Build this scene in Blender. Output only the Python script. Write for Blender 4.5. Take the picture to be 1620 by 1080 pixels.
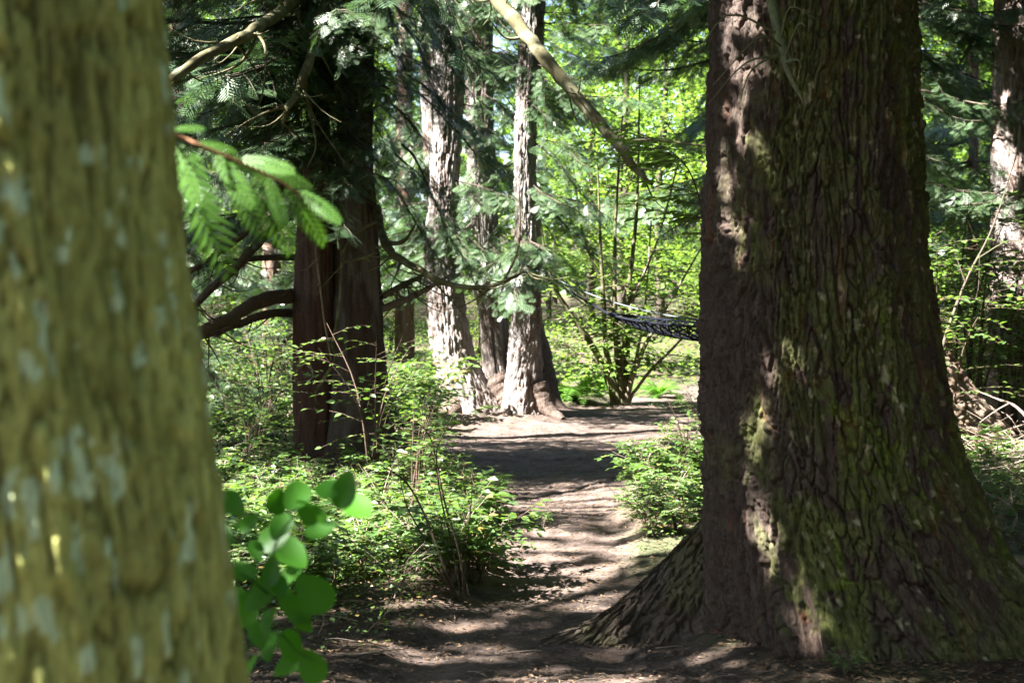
import bpy, math, random
import numpy as np
from mathutils import Vector, Matrix

# ------------------------------------------------------------------ camera, sky, sun, exposure
for o in list(bpy.data.objects):
    bpy.data.objects.remove(o)
scene = bpy.context.scene
COL = scene.collection
F = 2250.0                    # focal length in photo pixels (1620 wide)
CAM_Z = 1.5
PITCH = math.atan(40 / F)     # camera tips down about one degree
cam = bpy.data.cameras.new('camera')
cam.sensor_width = 36
cam.lens = 36 * F / 1620
cam.clip_start = 0.05
cam.clip_end = 500
cam.dof.use_dof = True
cam.dof.focus_distance = 8.5
cam.dof.aperture_fstop = 5.0
cam_o = bpy.data.objects.new('camera', cam)
cam_o.location = (0, 0, CAM_Z)
cam_o.rotation_euler = (math.pi / 2 - PITCH, 0, 0)
COL.objects.link(cam_o)
scene.camera = cam_o

SUN_EL = math.radians(50)
SUN_AZ = math.radians(23)      # how far the sun stands behind the camera's left
S = np.array([-math.cos(SUN_EL) * math.cos(SUN_AZ), -math.cos(SUN_EL) * math.sin(SUN_AZ), math.sin(SUN_EL)])   # towards the sun
world = bpy.data.worlds.new('World')
scene.world = world
world.use_nodes = True
wn = world.node_tree
sky = wn.nodes.new('ShaderNodeTexSky')
sky.sky_type = 'NISHITA'
sky.sun_disc = False
sky.sun_elevation = SUN_EL
sky.sun_rotation = math.atan2(S[0], S[1])
wn.links.new(sky.outputs[0], wn.nodes['Background'].inputs[0])
wn.nodes['Background'].inputs[1].default_value = 0.05
sun = bpy.data.lights.new('sun', 'SUN')
sun.energy = 5.0
sun.angle = math.radians(0.53)
sun.color = (1.0, 0.965, 0.92)
sun_o = bpy.data.objects.new('sun', sun)
sun_o.rotation_euler = Vector(S).to_track_quat('Z', 'Y').to_euler()
sun_o.location = (-20, -5, 30)
COL.objects.link(sun_o)

scene.view_settings.view_transform = 'Standard'
scene.view_settings.look = 'None'
scene.view_settings.exposure = 3.65
scene.view_settings.gamma = 1
cy = scene.cycles
cy.use_denoising = True
cy.max_bounces = 6
cy.diffuse_bounces = 4
cy.glossy_bounces = 2
cy.transmission_bounces = 4
cy.transparent_max_bounces = 4
cy.caustics_reflective = False
cy.caustics_refractive = False
cy.sample_clamp_indirect = 4

RNG = np.random.default_rng(7)
random.seed(7)
_cp, _sp = math.cos(PITCH), math.sin(PITCH)


def PX(px, py, d):
    """point seen at photo pixel (px, py) whose distance along +Y is d"""
    u = (px - 810) / F
    v = (540 - py) / F
    dy = _cp + v * _sp
    dz = -_sp + v * _cp
    return np.array([u / dy * d, d, CAM_Z + dz / dy * d])


# ------------------------------------------------------------------ noise
def _hash(ix, iy, iz, seed):
    h = (ix.astype(np.int64) * 374761393 + iy.astype(np.int64) * 668265263 + iz.astype(np.int64) * 2147483647 + seed * 974634777) & 0xFFFFFFFF
    h = ((h ^ (h >> 13)) * 1274126177) & 0xFFFFFFFF
    h = ((h ^ (h >> 16)) * 2246822519) & 0xFFFFFFFF
    return ((h ^ (h >> 15)) & 0xFFFFFF) / float(0xFFFFFF)


def vnoise(x, y, z=0.0, seed=0):
    x, y, z = np.broadcast_arrays(np.asarray(x, float), np.asarray(y, float), np.asarray(z, float))
    ix, iy, iz = np.floor(x), np.floor(y), np.floor(z)
    fx, fy, fz = x - ix, y - iy, z - iz
    fx, fy, fz = [f * f * f * (f * (f * 6 - 15) + 10) for f in (fx, fy, fz)]
    def c(a, b, d): return _hash(ix + a, iy + b, iz + d, seed)
    x00 = c(0, 0, 0) * (1 - fx) + c(1, 0, 0) * fx
    x10 = c(0, 1, 0) * (1 - fx) + c(1, 1, 0) * fx
    x01 = c(0, 0, 1) * (1 - fx) + c(1, 0, 1) * fx
    x11 = c(0, 1, 1) * (1 - fx) + c(1, 1, 1) * fx
    return ((x00 * (1 - fy) + x10 * fy) * (1 - fz) + (x01 * (1 - fy) + x11 * fy) * fz) * 2 - 1


def fbm(x, y, z=0.0, seed=0, octv=4):
    s, a, f = 0, 0.5, 1.0
    for i in range(octv):
        s = s + a * vnoise(np.asarray(x) * f, np.asarray(y) * f, np.asarray(z) * f, seed + i * 17)
        a *= 0.5
        f *= 2.03
    return s


def worley(u, v, seed=0):
    iu, iv = np.floor(u), np.floor(v)
    f1 = np.full(u.shape, 9.0)
    f2 = np.full(u.shape, 9.0)
    cid = np.zeros(u.shape)
    z = np.zeros(u.shape)
    for a in (-1, 0, 1):
        for b in (-1, 0, 1):
            cx = iu + a + 0.1 + 0.8 * _hash(iu + a, iv + b, z, seed)
            cyy = iv + b + 0.1 + 0.8 * _hash(iu + a, iv + b, z, seed + 5)
            d = np.hypot(cx - u, cyy - v)
            closer = d < f1
            f2 = np.where(closer, f1, np.minimum(f2, d))
            cid = np.where(closer, _hash(iu + a, iv + b, z, seed + 9), cid)
            f1 = np.where(closer, d, f1)
    return f1, f2, cid


def sstep(a, b, x):
    t = np.clip((x - a) / (b - a), 0, 1)
    return t * t * (3 - 2 * t)


# ------------------------------------------------------------------ mesh helpers
def mesh_np(name, V, Q=None, T=None, mat=None, smooth=True, col=None, val=None):
    V = np.asarray(V, np.float32).reshape(-1, 3)
    Q = np.zeros((0, 4), np.int32) if Q is None else np.asarray(Q, np.int32).reshape(-1, 4)
    T = np.zeros((0, 3), np.int32) if T is None else np.asarray(T, np.int32).reshape(-1, 3)
    me = bpy.data.meshes.new(name)
    me.vertices.add(len(V))
    me.vertices.foreach_set('co', V.ravel())
    nl = Q.size + T.size
    me.loops.add(nl)
    me.loops.foreach_set('vertex_index', np.concatenate([Q.ravel(), T.ravel()]))
    me.polygons.add(len(Q) + len(T))
    starts = np.concatenate([np.arange(len(Q)) * 4, Q.size + np.arange(len(T)) * 3])
    me.polygons.foreach_set('loop_start', starts.astype(np.int32))
    me.polygons.foreach_set('use_smooth', np.full(len(Q) + len(T), smooth))
    if col is not None:
        c = np.ones((len(V), 4), np.float32)
        c[:, :3] = np.clip(col, 0, 1)
        me.attributes.new('Col', 'FLOAT_COLOR', 'POINT').data.foreach_set('color', c.ravel())
    if val is not None:
        me.attributes.new('v', 'FLOAT', 'POINT').data.foreach_set('value', np.asarray(val, np.float32))
    me.update(calc_edges=True)
    if mat:
        me.materials.append(mat)
    return me


class Geo:
    def __init__(s):
        s.V, s.Q, s.T, s.A, s.n = [], [], [], [], 0

    def add(s, V, Q=None, T=None, val=None):
        V = np.asarray(V, float).reshape(-1, 3)
        if Q is not None and len(Q): s.Q.append(np.asarray(Q, np.int64) + s.n)
        if T is not None and len(T): s.T.append(np.asarray(T, np.int64) + s.n)
        s.V.append(V)
        s.A.append(np.zeros(len(V)) if val is None else np.broadcast_to(np.asarray(val, float), (len(V),)))
        s.n += len(V)

    def mesh(s, name, mat, smooth=True):
        V = np.concatenate(s.V) if s.V else np.zeros((0, 3))
        return mesh_np(name, V, np.concatenate(s.Q) if s.Q else None, np.concatenate(s.T) if s.T else None, mat, smooth,
                       val=np.concatenate(s.A) if s.A else None)


def tube(g, pts, rad, sides=6, wob=0.0, seed=0, val=0.0):
    pts = np.asarray(pts, float)
    n = len(pts)
    rad = np.broadcast_to(np.asarray(rad, float), (n,))
    t = np.gradient(pts, axis=0)
    t /= np.linalg.norm(t, axis=1)[:, None] + 1e-9
    ref = np.array([0.0, 0, 1]) if abs(t[:, 2]).mean() < 0.8 else np.array([1.0, 0, 0])
    a = np.cross(t, ref)
    a /= np.linalg.norm(a, axis=1)[:, None] + 1e-9
    b = np.cross(t, a)
    th = np.linspace(0, 2 * np.pi, sides, endpoint=False)
    r = rad[:, None] * np.ones(sides)[None]
    if wob:
        r = r * (1 + wob * vnoise(np.arange(n)[:, None] * 0.9, np.cos(th)[None] * 1.5 + 3, np.sin(th)[None] * 1.5, seed))
    V = pts[:, None] + r[..., None] * (np.cos(th)[None, :, None] * a[:, None] + np.sin(th)[None, :, None] * b[:, None])
    i = np.arange(n - 1)[:, None] * sides
    j = np.arange(sides)[None]
    k = (j + 1) % sides
    Q = np.stack([i + j, i + k, i + sides + k, i + sides + j], -1).reshape(-1, 4)
    g.add(V.reshape(-1, 3), Q, val=val)
    g.add(np.vstack([pts[-1] + t[-1] * rad[-1] * 0.5, V[-1]]), T=[[0, 1 + (q + 1) % sides, 1 + q] for q in range(sides)], val=val)


def smooth_path(P, n):
    """Catmull-Rom through the points P"""
    P = np.asarray(P, float)
    Pe = np.vstack([2 * P[0] - P[1], P, 2 * P[-1] - P[-2]])
    s = np.linspace(0, len(P) - 1 - 1e-6, n)
    i = np.floor(s).astype(int)
    f = (s - i)[:, None]
    p0, p1, p2, p3 = Pe[i], Pe[i + 1], Pe[i + 2], Pe[i + 3]
    return 0.5 * (2 * p1 + (p2 - p0) * f + (2 * p0 - 5 * p1 + 4 * p2 - p3) * f ** 2 + (3 * p1 - p0 - 3 * p2 + p3) * f ** 3)


def scatter(g, tmplV, tmplQ, P, D, N, size, val=None, wid=None):
    """copies of a flat template (x across, y along, z up) into g"""
    P, D, N = np.asarray(P, float), np.asarray(D, float), np.asarray(N, float)
    n = len(P)
    if n == 0:
        return
    D = D / (np.linalg.norm(D, axis=1)[:, None] + 1e-9)
    X = np.cross(D, N)
    X /= np.linalg.norm(X, axis=1)[:, None] + 1e-9
    N = np.cross(X, D)
    size = np.broadcast_to(np.asarray(size, float), (n,))
    w = np.ones(n) if wid is None else np.broadcast_to(np.asarray(wid, float), (n,))
    tv = np.asarray(tmplV, float)
    V = P[:, None] + size[:, None, None] * (tv[None, :, 0:1] * (X * w[:, None])[:, None] + tv[None, :, 1:2] * D[:, None] + tv[None, :, 2:3] * N[:, None])
    k = len(tv)
    Q = (np.asarray(tmplQ)[None] + (np.arange(n) * k)[:, None, None]).reshape(-1, 4)
    val = RNG.random(n) if val is None else val
    g.add(V.reshape(-1, 3), Q, val=np.repeat(val, k))


LEAF_V = [(0, 0, 0), (.24, .22, .05), (.27, .55, .06), (0, 1, -.06), (-.27, .55, .06), (-.24, .22, .05)]
LEAF_Q = [(0, 1, 2, 3), (0, 3, 4, 5)]
QUAD_V = [(0, 0, 0), (.3, .45, .04), (0, 1, -.05), (-.3, .45, .04)]
QUAD_Q = [(0, 1, 2, 3)]


def spray_template(pairs=9, w=0.02, sub=False, lmax=.40, lobed=False):
    """flat cedar spray: a thin axis and side branchlets"""
    V, Q = [], []
    def diamond(a, b, hw):
        a, b = np.array(a), np.array(b)
        d = b - a
        s = np.array([-d[1], d[0], 0]) / (np.hypot(d[0], d[1]) + 1e-9) * hw
        i = len(V)
        m = a * 0.55 + b * 0.45
        V.extend([tuple(a), tuple(m - s), tuple(b), tuple(m + s)])
        Q.append((i, i + 1, i + 2, i + 3))
    diamond((0, 0, 0), (0, 1, -.1), w * 0.9)
    for i in range(pairs):
        y = 0.08 + 0.86 * i / pairs
        ln = lmax * math.sin(math.pi * (0.16 + 0.78 * (i + .5) / pairs)) + 0.03
        for sgn in (-1, 1):
            yy = y + (0.03 if sgn > 0 else 0)
            zb = -0.1 * yy
            tip = (sgn * ln * 0.72, yy + ln * 0.72, zb - 0.12 * ln)
            if lobed:
                diamond((0, yy, zb), tip, w)
                a, b = np.array([0, yy, zb]), np.array(tip)
                for q in (.35, .6, .8):
                    p = a + (b - a) * q
                    diamond(p - np.array([0, .01, 0]), p + np.array([sgn * .15, 1, 0]) * ln * .26, w * .75)
                    diamond(p - np.array([0, .01, 0]), p + np.array([sgn * 1, .2, 0]) * ln * .24, w * .75)
            elif not sub:
                diamond((0, yy, zb), tip, w)
            else:
                diamond((0, yy, zb), tip, w * 0.55)
                a, b = np.array([0, yy, zb]), np.array(tip)
                m = 6
                for q in range(1, m):
                    p = a + (b - a) * q / m
                    l2 = ln * 0.30 * (1 - 0.55 * q / m)
                    diamond(p, p + np.array([0, 1, 0]) * l2, w * 0.62)
                    diamond(p, p + np.array([sgn * .98, .1, -.1]) * l2, w * 0.62)
    return V, Q


SPRAY_V, SPRAY_Q = spray_template(7, 0.027, lmax=.44)
FROND_V, FROND_Q = spray_template(11, 0.020, lmax=.21)

# ------------------------------------------------------------------ objects
def link(name, data, parent=None, loc=None, rot=None, scale=None):
    o = bpy.data.objects.new(name, data)
    COL.objects.link(o)
    if parent is not None: o.parent = parent
    if loc is not None: o.location = [float(c) for c in loc]
    if rot is not None: o.rotation_euler = rot
    if scale is not None: o.scale = (scale,) * 3 if np.isscalar(scale) else scale
    return o


def tag(o, label=None, cat=None, group=None, kind=None):
    if label: o['label'] = label
    if cat: o['category'] = cat
    if group: o['group'] = group
    if kind: o['kind'] = kind
    return o


def thing(name, label, cat, loc=(0, 0, 0), rz=0.0, group=None, scale=None):
    o = link(name, None, None, loc, (0, 0, rz), scale)
    o.empty_display_size = 0.1
    return tag(o, label, cat, group)


def copy_tree(o, parent=None):
    c = o.copy()
    COL.objects.link(c)
    c.parent = parent
    for ch in list(o.children):
        copy_tree(ch, c)
    return c


# ------------------------------------------------------------------ materials
def new_mat(name):
    m = bpy.data.materials.new(name)
    m.use_nodes = True
    nt = m.node_tree
    return m, nt, nt.nodes['Principled BSDF'], nt.nodes['Material Output']


def nd(nt, t, **kw):
    n = nt.nodes.new(t)
    for k, v in kw.items():
        setattr(n, k, v)
    return n


def leaf_mat(name, ca, cb, trans, tcol, rough=0.45, spec=0.5, sat_var=0.25, dead=False):
    m, nt, bs, out = new_mat(name)
    at = nd(nt, 'ShaderNodeAttribute', attribute_name='v')
    oi = nd(nt, 'ShaderNodeObjectInfo')
    ad = nd(nt, 'ShaderNodeMath', operation='MULTIPLY_ADD')
    nt.links.new(oi.outputs['Random'], ad.inputs[0]); ad.inputs[1].default_value = sat_var
    nt.links.new(at.outputs['Fac'], ad.inputs[2])
    rp = nd(nt, 'ShaderNodeValToRGB')
    rp.color_ramp.elements[0].color = (*ca, 1); rp.color_ramp.elements[1].color = (*cb, 1)
    rp.color_ramp.elements[1].position = .96
    if dead:
        e = rp.color_ramp.elements.new(1.0)
        e.color = (.20, .15, .045, 1)
    nt.links.new(ad.outputs[0], rp.inputs[0])
    nt.links.new(rp.outputs[0], bs.inputs['Base Color'])
    bs.inputs['Roughness'].default_value = rough
    bs.inputs['Specular IOR Level'].default_value = spec
    tr = nd(nt, 'ShaderNodeBsdfTranslucent')
    mx = nd(nt, 'ShaderNodeMix', data_type='RGBA')
    mx.inputs[0].default_value = 0.75
    nt.links.new(rp.outputs[0], mx.inputs[6]); mx.inputs[7].default_value = (*tcol, 1)
    nt.links.new(mx.outputs[2], tr.inputs[0])
    ms = nd(nt, 'ShaderNodeMixShader'); ms.inputs[0].default_value = trans
    nt.links.new(bs.outputs[0], ms.inputs[1]); nt.links.new(tr.outputs[0], ms.inputs[2])
    nt.links.new(ms.outputs[0], out.inputs[0])
    return m


def wood_mat(name, c1, c2, scale=(40, 40, 6), rough=0.85, bump=0.4, c3=None, vcol=False, bdist=0.01):
    m, nt, bs, out = new_mat(name)
    tc = nd(nt, 'ShaderNodeTexCoord')
    mp = nd(nt, 'ShaderNodeMapping'); mp.inputs['Scale'].default_value = scale
    nt.links.new(tc.outputs['Object'], mp.inputs[0])
    nz = nd(nt, 'ShaderNodeTexNoise'); nz.inputs['Scale'].default_value = 1.0; nz.inputs['Detail'].default_value = 6; nz.inputs['Roughness'].default_value = .65
    nt.links.new(mp.outputs[0], nz.inputs[0])
    rp = nd(nt, 'ShaderNodeValToRGB')
    rp.color_ramp.elements[0].position = .32; rp.color_ramp.elements[1].position = .68
    if vcol:
        at = nd(nt, 'ShaderNodeAttribute', attribute_name='Col')
        rp.color_ramp.elements[0].color = (.72, .70, .68, 1); rp.color_ramp.elements[1].color = (1.28, 1.28, 1.28, 1)
        mu = nd(nt, 'ShaderNodeMix', data_type='RGBA', blend_type='MULTIPLY'); mu.inputs[0].default_value = 1
        nt.links.new(at.outputs['Color'], mu.inputs[6]); nt.links.new(rp.outputs[0], mu.inputs[7])
        csrc = mu.outputs[2]
    else:
        rp.color_ramp.elements[0].color = (*c1, 1); rp.color_ramp.elements[1].color = (*c2, 1)
        csrc = rp.outputs[0]
        if c3:
            n2 = nd(nt, 'ShaderNodeTexNoise'); n2.inputs['Scale'].default_value = 7; n2.inputs['Detail'].default_value = 4
            nt.links.new(tc.outputs['Object'], n2.inputs[0])
            r2 = nd(nt, 'ShaderNodeValToRGB'); r2.color_ramp.elements[0].position = .5; r2.color_ramp.elements[1].position = .62
            nt.links.new(n2.outputs[0], r2.inputs[0])
            mu = nd(nt, 'ShaderNodeMix', data_type='RGBA')
            nt.links.new(r2.outputs[0], mu.inputs[0]); nt.links.new(csrc, mu.inputs[6]); mu.inputs[7].default_value = (*c3, 1)
            csrc = mu.outputs[2]
    nt.links.new(rp.inputs[0].links[0].from_socket if rp.inputs[0].links else nz.outputs[0], rp.inputs[0])
    nt.links.new(csrc, bs.inputs['Base Color'])
    bs.inputs['Roughness'].default_value = rough
    bs.inputs['Specular IOR Level'].default_value = .25
    bp = nd(nt, 'ShaderNodeBump'); bp.inputs['Strength'].default_value = bump; bp.inputs['Distance'].default_value = bdist
    nt.links.new(nz.outputs[0], bp.inputs['Height']); nt.links.new(bp.outputs[0], bs.inputs['Normal'])
    return m


M = {}
M['bark'] = wood_mat('bark_vcol', None, None, (90, 90, 30), vcol=True, bump=.9, bdist=.010)
M['limb'] = wood_mat('limb_bark', (.035, .026, .020), (.085, .066, .052), (30, 30, 30), c3=(.06, .062, .03))
M['limb_moss'] = wood_mat('limb_mossy', (.055, .048, .022), (.11, .098, .048), (30, 30, 30), c3=(.15, .145, .085))
M['root'] = wood_mat('root_bark', (.06, .04, .03), (.14, .105, .085), (30, 30, 12), bump=1.0, bdist=.03)
M['twig_pale'] = wood_mat('twig_pale', (.14, .105, .08), (.26, .21, .165), (40, 40, 40))
M['twig_dark'] = wood_mat('twig_dark', (.05, .035, .025), (.11, .075, .05), (40, 40, 40))
M['twig_red'] = wood_mat('twig_red', (.16, .075, .04), (.25, .12, .06), (40, 40, 40))
M['lichen'] = wood_mat('lichen_twig', (.085, .09, .045), (.17, .18, .095), (60, 60, 60))
M['ground'] = wood_mat('ground_soil', None, None, (26, 26, 26), vcol=True, bump=.8, rough=.95, bdist=.02)
M['cedar'] = leaf_mat('cedar_foliage', (.026, .058, .025), (.075, .122, .052), .22, (.08, .18, .03), rough=.42, spec=.6)
M['cedar_near'] = leaf_mat('cedar_frond_near', (.040, .115, .014), (.085, .19, .026), .36, (.14, .36, .02), rough=.4, spec=.6)
M['leaf'] = leaf_mat('shrub_leaf', (.045, .095, .022), (.10, .165, .045), .42, (.16, .30, .03), rough=.40, spec=.6, dead=True)
M['leaf_near'] = leaf_mat('near_leaf', (.014, .080, .005), (.050, .165, .014), .50, (.10, .40, .008), rough=.45, spec=.35, sat_var=.9)
M['leaf_bg'] = leaf_mat('woodland_leaf', (.050, .105, .018), (.12, .19, .038), .48, (.22, .37, .035), rough=.5, spec=.4)
M['fern'] = leaf_mat('fern_leaf', (.045, .12, .012), (.08, .17, .02), .45, (.15, .36, .02), rough=.55, spec=.3)
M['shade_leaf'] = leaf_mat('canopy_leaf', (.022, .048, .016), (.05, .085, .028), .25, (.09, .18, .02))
M['litter'] = leaf_mat('litter_bits', (.030, .020, .013), (.20, .135, .085), .0, (.1, .1, .1), rough=.9, spec=.1)
M['needle'] = leaf_mat('needle_bits', (.10, .055, .025), (.20, .12, .06), .0, (.1, .1, .1), rough=.9, spec=.1)


def plain(name, c, rough=.6):
    m, nt, bs, out = new_mat(name)
    nz = nd(nt, 'ShaderNodeTexNoise'); nz.inputs['Scale'].default_value = 90
    rp = nd(nt, 'ShaderNodeValToRGB')
    rp.color_ramp.elements[0].color = (*[k * .7 for k in c], 1); rp.color_ramp.elements[1].color = (*[min(1, k * 1.3) for k in c], 1)
    nt.links.new(nz.outputs[0], rp.inputs[0]); nt.links.new(rp.outputs[0], bs.inputs['Base Color'])
    bs.inputs['Roughness'].default_value = rough
    return m


M['rope'] = plain('pale_rope', (.10, .12, .13), .9)
M['net'] = plain('dark_net_cord', (.006, .007, .012), .9)
M['net'].node_tree.nodes['Principled BSDF'].inputs['Specular IOR Level'].default_value = .1

# ------------------------------------------------------------------ ground and path
PY = np.array([-10, 2, 5.8, 7.0, 8.4, 11.25, 14, 17, 19, 20.5, 22, 24, 27, 32, 45])
PC = np.array([-.5, -.05, .10, .22, .34, .40, .45, .72, .9, 1.1, 1.8, 2.35, 3.3, 6.5, 16])
PW = np.array([.8, .8, .80, .54, .38, .50, .95, 1.62, 1.95, 1.95, 1.35, 1.05, .9, .6, .5])


def path_mask(x, y):
    c = np.interp(y, PY, PC)
    w = np.interp(y, PY, PW)
    d = np.abs(x - c) - w + .16 * fbm(x * 1.7, y * 1.7, seed=3)
    return 1 - sstep(-.12, .16, d)


def H(x, y, m=None):
    x, y = np.asarray(x, float), np.asarray(y, float)
    if m is None: m = path_mask(x, y)
    z = .05 * fbm(x * .5, y * .5, seed=11) + .03 * fbm(x * 2.1, y * 2.1, seed=12, octv=3)
    z = z + (1 - m) * .07
    z = z + .20 * np.exp(-(((x + .1) / 1.3) ** 2 + ((y - 21.2) / 1.3) ** 2))          # raised cedar roots
    z = z + .03 * np.clip(y - 27, 0, 80) + .0009 * np.clip(y - 27, 0, 80) ** 2
    z = z + .012 * np.clip(np.abs(x) - 4, 0, 40) ** 1.3
    z = z + m * .008 * fbm(x * 3, y * 7, seed=21, octv=3)
    return z


def G(x, y):
    return float(H(np.array([x]), np.array([y]))[0])


def GPX(px, py):
    """ground point under a photo pixel"""
    d = CAM_Z / ((py - 500) / F)
    for _ in range(6):
        p = PX(px, py, d)
        d = (CAM_Z - G(p[0], p[1])) / ((py - 500) / F)
    p = PX(px, py, d)
    return np.array([p[0], p[1], G(p[0], p[1])])


def build_ground():
    ys = np.concatenate([np.linspace(-14, 3.5, 40, endpoint=False), 3.5 * np.exp(np.linspace(0, math.log(32 / 3.5), 430, endpoint=False)), np.linspace(32, 120, 60)])
    a = np.linspace(-1, 1, 400)
    xs = np.sign(a) * (np.abs(a) * 3.2 + np.clip(np.abs(a) - .45, 0, 1) ** 3 * 340)
    X, Y = np.meshgrid(xs, ys)
    m = path_mask(X, Y)
    Z = H(X, Y, m)
    near = (np.abs(X) < 6) & (Y < 34)
    Z = Z + np.where(near, .013 * fbm(X * 13, Y * 13, seed=31, octv=4), 0)
    n1 = fbm(X * 3, Y * 3, seed=41)
    n2 = fbm(X * 14, Y * 14, seed=42, octv=3)
    soil = np.array([.076, .056, .047]) * (1 + .5 * n1 + .8 * n2)[..., None]
    red = sstep(.05, .4, fbm(X * 5, Y * 9, seed=43))[..., None]
    soil = soil * (1 - .5 * red) + np.array([.110, .075, .055]) * .5 * red
    hum = np.array([.055, .040, .028]) * (1 + .4 * n1 + .6 * n2)[..., None]
    g = sstep(-.1, .25, fbm(X * 1.2, Y * 1.2, seed=44))[..., None] * .6
    hum = hum * (1 - g) + np.array([.045, .062, .022]) * g
    col = soil * m[..., None] + hum * (1 - m[..., None])
    ny, nx = X.shape
    i = np.arange(ny - 1)[:, None] * nx + np.arange(nx - 1)[None]
    Q = np.stack([i, i + 1, i + nx + 1, i + nx], -1).reshape(-1, 4)
    V = np.stack([X, Y, Z], -1).reshape(-1, 3)
    col = col.reshape(-1, 3)
    mq = m.reshape(-1)[Q].mean(1) > .5
    for name, sel in (('ground', ~mq), ('path', mq)):
        q = Q[sel]
        used, inv = np.unique(q.ravel(), return_inverse=True)
        me = mesh_np(name, V[used], inv.reshape(-1, 4), mat=M['ground'], col=col[used])
        tag(link(name, me), 'dark woodland soil under the plants' if name == 'ground' else 'trodden brown earth path dappled with sun', kind='structure')


build_ground()

# ------------------------------------------------------------------ bark and trunks
def bark_fir(u, z, amp, cell=(.055, .17), seed=0):
    """furrowed plates. returns displacement and a 0..1 ridge value"""
    wu = u + .030 * fbm(u * 6, z * 3, seed=seed + 1) + .010 * fbm(u * 34, z * 16, seed=seed + 2, octv=3)
    wz = z + cell[1] * 2.2 * vnoise(u / cell[0] * .7, z * 1.5, seed=seed + 3) + .03 * fbm(u * 25, z * 12, seed=seed + 7, octv=2)
    f1, f2, cid = worley(wu / cell[0], wz / cell[1], seed)
    e = sstep(.01, .20, f2 - f1)
    g1, g2, cid2 = worley(wu / (cell[0] * .45) + 3.7, wz / (cell[1] * .30), seed + 40)
    e2 = sstep(.0, .16, g2 - g1)
    rid = 1 - np.abs(vnoise(wu / cell[0] * .42, z * .55, seed=seed + 5)) * 1.3
    flake = fbm(u * 30, z * 11, seed=seed + 4)
    ft = flake * 6
    flake = (np.floor(ft) + sstep(.55, 1, ft - np.floor(ft))) / 6
    h = e * (.42 + .45 * (cid - .5)) + .34 * e * e2 * (cid2 - .15) + .38 * rid + .42 * flake + .14 * fbm(u * 90, z * 40, seed=seed + 6, octv=2)
    return amp * (h - .6), np.clip(.55 * e + .25 * e2 + .3 * (rid - .4), 0, 1)


def bark_cedar(u, z, amp, seed=0):
    """long fibrous strips"""
    wu = u + .03 * fbm(u * 3, z * 1.1, seed=seed + 1)
    s1 = 1 - np.abs(vnoise(wu * 17, z * .9, seed=seed + 2))
    s2 = 1 - np.abs(vnoise(wu * 42, z * 2.2, seed=seed + 3))
    h = s1 ** 2 * .6 + s2 * .3 + .25 * fbm(u * 50, z * 9, seed=seed + 4, octv=3)
    return amp * (h - .5), np.clip(h, 0, 1)


def build_trunk(name, cen, rx, ry, zs, nth, bark, colf, parent, seed=0, amp=.03, lobes=0.0, front=1.0, lobe_h=.5, nl=5):
    """cen(z)->(x,y); rx,ry(z); zs rows; more columns on the side towards the camera (-Y)"""
    t = np.linspace(-1, 1, nth, endpoint=False)
    th = np.pi * (t - (1 - front) * 0 )                       # -pi..pi, 0 faces the camera
    if front > 1:
        th = np.pi * (np.sign(t) * (np.abs(t) / front + (1 - 1 / front) * np.abs(t) ** 3.5))
    TH, Z = np.meshgrid(th, zs)
    cx, cyy = cen(zs)
    rX, rY = rx(zs), ry(zs)
    rm = np.median(rX)
    u = TH * rm
    d, ridge = bark(u, Z, amp, seed=seed)
    k = np.exp(-np.clip(Z - 0, 0, None) / lobe_h)
    lob = 1 + lobes * k * (np.cos(nl * TH + seed) * .6 + .4 * np.cos((nl + 3) * TH + 2.1 * seed))
    lob = lob + .035 * fbm(np.cos(TH) * 1.4 + 7, np.sin(TH) * 1.4, Z * .8, seed=seed + 8)
    X = cx[:, None] + np.sin(TH) * (rX[:, None] * lob + d)
    Y = cyy[:, None] - np.cos(TH) * (rY[:, None] * lob + d)
    col = colf(TH, u, Z, ridge, d)
    ny, nx = TH.shape
    i = np.arange(ny - 1)[:, None] * nx
    j = np.arange(nx)[None]
    k2 = (j + 1) % nx
    Q = np.stack([i + j, i + k2, i + nx + k2, i + nx + j], -1).reshape(-1, 4)
    me = mesh_np(name, np.stack([X, Y, Z], -1).reshape(-1, 3), Q, mat=M['bark'], col=col.reshape(-1, 3))
    return link(name, me, parent)


def mixc(a, b, f):
    return np.asarray(a) * (1 - f[..., None]) + np.asarray(b) * f[..., None]


def px_trunk(table, d):
    """table rows (py, left px, right px) -> centre and radius functions of z"""
    t = np.array(table, float)
    z = np.array([PX(810, r[0], d)[2] for r in t])
    L = np.array([PX(r[1], r[0], d)[0] for r in t])
    R = np.array([PX(r[2], r[0], d)[0] for r in t])
    o = np.argsort(z)
    z, L, R = z[o], L[o], R[o]
    def ex(v):                       # keep the upper slope gently above the table
        def f(q):
            r = np.interp(q, z, v)
            return r
        return f
    c, w = (L + R) / 2, (R - L) / 2
    lean = np.clip((c[-1] - c[-2]) / max(.01, z[-1] - z[-2]), -.05, .05)
    ztop = z[-1]
    def cen_x(q): return np.interp(q, z, c) + np.clip(q - ztop, 0, 50) * lean
    def rad(q): return np.interp(q, z, w) * np.clip(1 - np.clip(q - ztop, 0, 50) / 26, .08, 1)
    return cen_x, rad


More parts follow.
